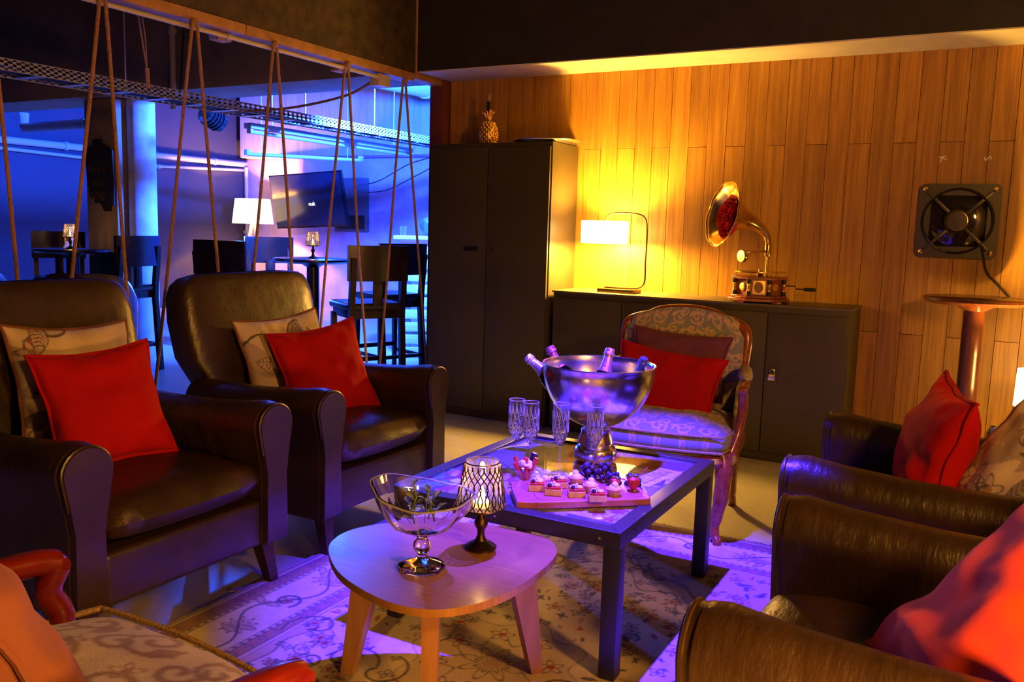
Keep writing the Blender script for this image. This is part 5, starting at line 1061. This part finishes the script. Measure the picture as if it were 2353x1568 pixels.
# ================================================================== ROUND-CORNERED COFFEE TABLE
otl = [(-1.526, 1.767), (-1.407, 1.663), (-1.284, 1.607), (-1.174, 1.583), (-1.085, 1.598), (-1.023, 1.651), (-.977, 1.756), (-.964, 1.89), (-.973, 2.034), (-1.003, 2.118), (-1.071, 2.178), (-1.167, 2.180), (-1.279, 2.172), (-1.396, 2.120), (-1.513, 2.030), (-1.566, 1.937), (-1.568, 1.853)]
ct = thing('coffee_table', 'rounded triangular wooden coffee table in the foreground', 'table', (-1.24, 1.88, 0))
pl_ = [(p.x+1.24, p.y-1.88) for p in smoothpath([(x_, y_, 0) for x_, y_ in otl], 5, True)]
B().prism(pl_, .378, .398, bev=.006).build('tabletop', mOAK, ct)
for bx, by, tx, ty in ((-1.512, 1.838, -1.44, 1.85), (-1.062, 2.128, -1.095, 2.06), (-1.135, 1.69, -1.145, 1.71)):
    a = math.atan2(by-1.88, bx+1.24); ca, sa = math.cos(a), math.sin(a)
    def ringq(x_, y_, z, w, t): return [(x_+1.24+ca*p*w-sa*q*t, y_-1.88+sa*p*w+ca*q*t, z) for p, q in ((-1, -1), (1, -1), (1, 1), (-1, 1))]
    B().loft([ringq(bx, by, .011, .018, .017), ringq(tx, ty, .379, .042, .022)]).build('leg', mOAKLEG, ct)
cz = .3985
candle_holder('lit mesh candle holder standing on the wooden coffee table', (-1.180, 2.0, cz), 1.0, 1.3)
gb = thing('glass_compote', 'tall clear glass compote bowl holding green sprigs on the wooden coffee table', 'bowl', (-1.236, 1.795, cz), .5)
B().lathe([(0, 0), (.058, 0), (.061, .004), (.060, .010), (.045, .018), (.022, .026), (.013, .034), (.012, .040), (.020, .048), (.023, .058), (.021, .070), (.013, .080), (.014, .088), (.03, .094), (0, .097)], 32, flute=.03, nfl=8).build('foot', mREFR, gb)
seg = 48; vs_, fs = [], []; prof = [(.012, .094), (.045, .102), (.08, .122), (.107, .155), (.122, .192), (.126, .205)]
for k in range(seg):
    a = 2*PI*k/seg; rib = 1+.025*math.cos(8*a); tilt = .015*math.cos(a-2.95)+.010*math.cos(2*(a-2.95)); 
    col_ = [(r*rib*1.05, z+tilt*((z-.094)/.111)**1.5) for r, z in prof]; inn = [(r*rib*1.05-.006, z+tilt*((z-.094)/.111)**1.5+.002) for r, z in prof[::-1][:-1]]+[(.004, .104)]
    for r, z in col_+inn: vs_.append((r*math.cos(a), r*math.sin(a), z))
m_ = len(prof)*2
for k in range(seg):
    for q in range(m_): fs.append((k*m_+q, ((k+1) % seg)*m_+q, ((k+1) % seg)*m_+(q+1) % m_, k*m_+(q+1) % m_))
rim_pts = [vs_[k*m_+len(prof)-1] for k in range(seg)]
b = B(); b._new(vs_, fs); b.build('ribbed_bowl', mREFR, gb, angle=50)
rb = B().tube(rim_pts, .0028, 6, True)
for k in range(0, seg, 6): rb.tube([vs_[k*m_+q] for q in range(1, len(prof))], .0016, 5)
rb.build('rim_rib_highlights', mGLASSRIM, gb)  # pale tubes paint bright highlights along the compote rim and ribs
sprigs = [('leafy green sprig lying at the left in the glass compote', (-.045, .01), .3), ('leafy green sprig standing highest in the glass compote', (.005, .02), 1.2), ('leafy green sprig at the right in the glass compote', (.045, -.012), 2.6), ('leafy green sprig at the front of the glass compote', (0, -.035), 4.2)]
for lab, (dx, dy), a0 in sprigs:
    o = thing('green_sprig', lab, 'sprig', (-1.236+dx, 1.795+dy, cz+.118+.03*(abs(dx)+abs(dy))/.05*.6), a0, 'sprigs in the glass compote'); o.scale = (1.5, 1.5, 1.25)
    B().tube([(0, 0, 0), (.008, .004, .03), (.002, .012, .062)], .0016, 5).build('stem', mLEAF, o)
    for k in range(7):
        a = k*2.3; z = .008+.008*k; r_ = .026-.001*k; b = B(); c_, s_2 = math.cos(a), math.sin(a)
        P = [(0, 0, z), (r_*.5*c_-.007*s_2, r_*.5*s_2+.007*c_, z+.010), (r_*c_, r_*s_2, z+.012), (r_*.5*c_+.007*s_2, r_*.5*s_2-.007*c_, z+.010), (r_*.5*c_, r_*.5*s_2, z+.006)]
        b._new(P, [(0, 1, 4), (1, 2, 4), (2, 3, 4), (3, 0, 4)]); b.build('leaf', mLEAF, o)
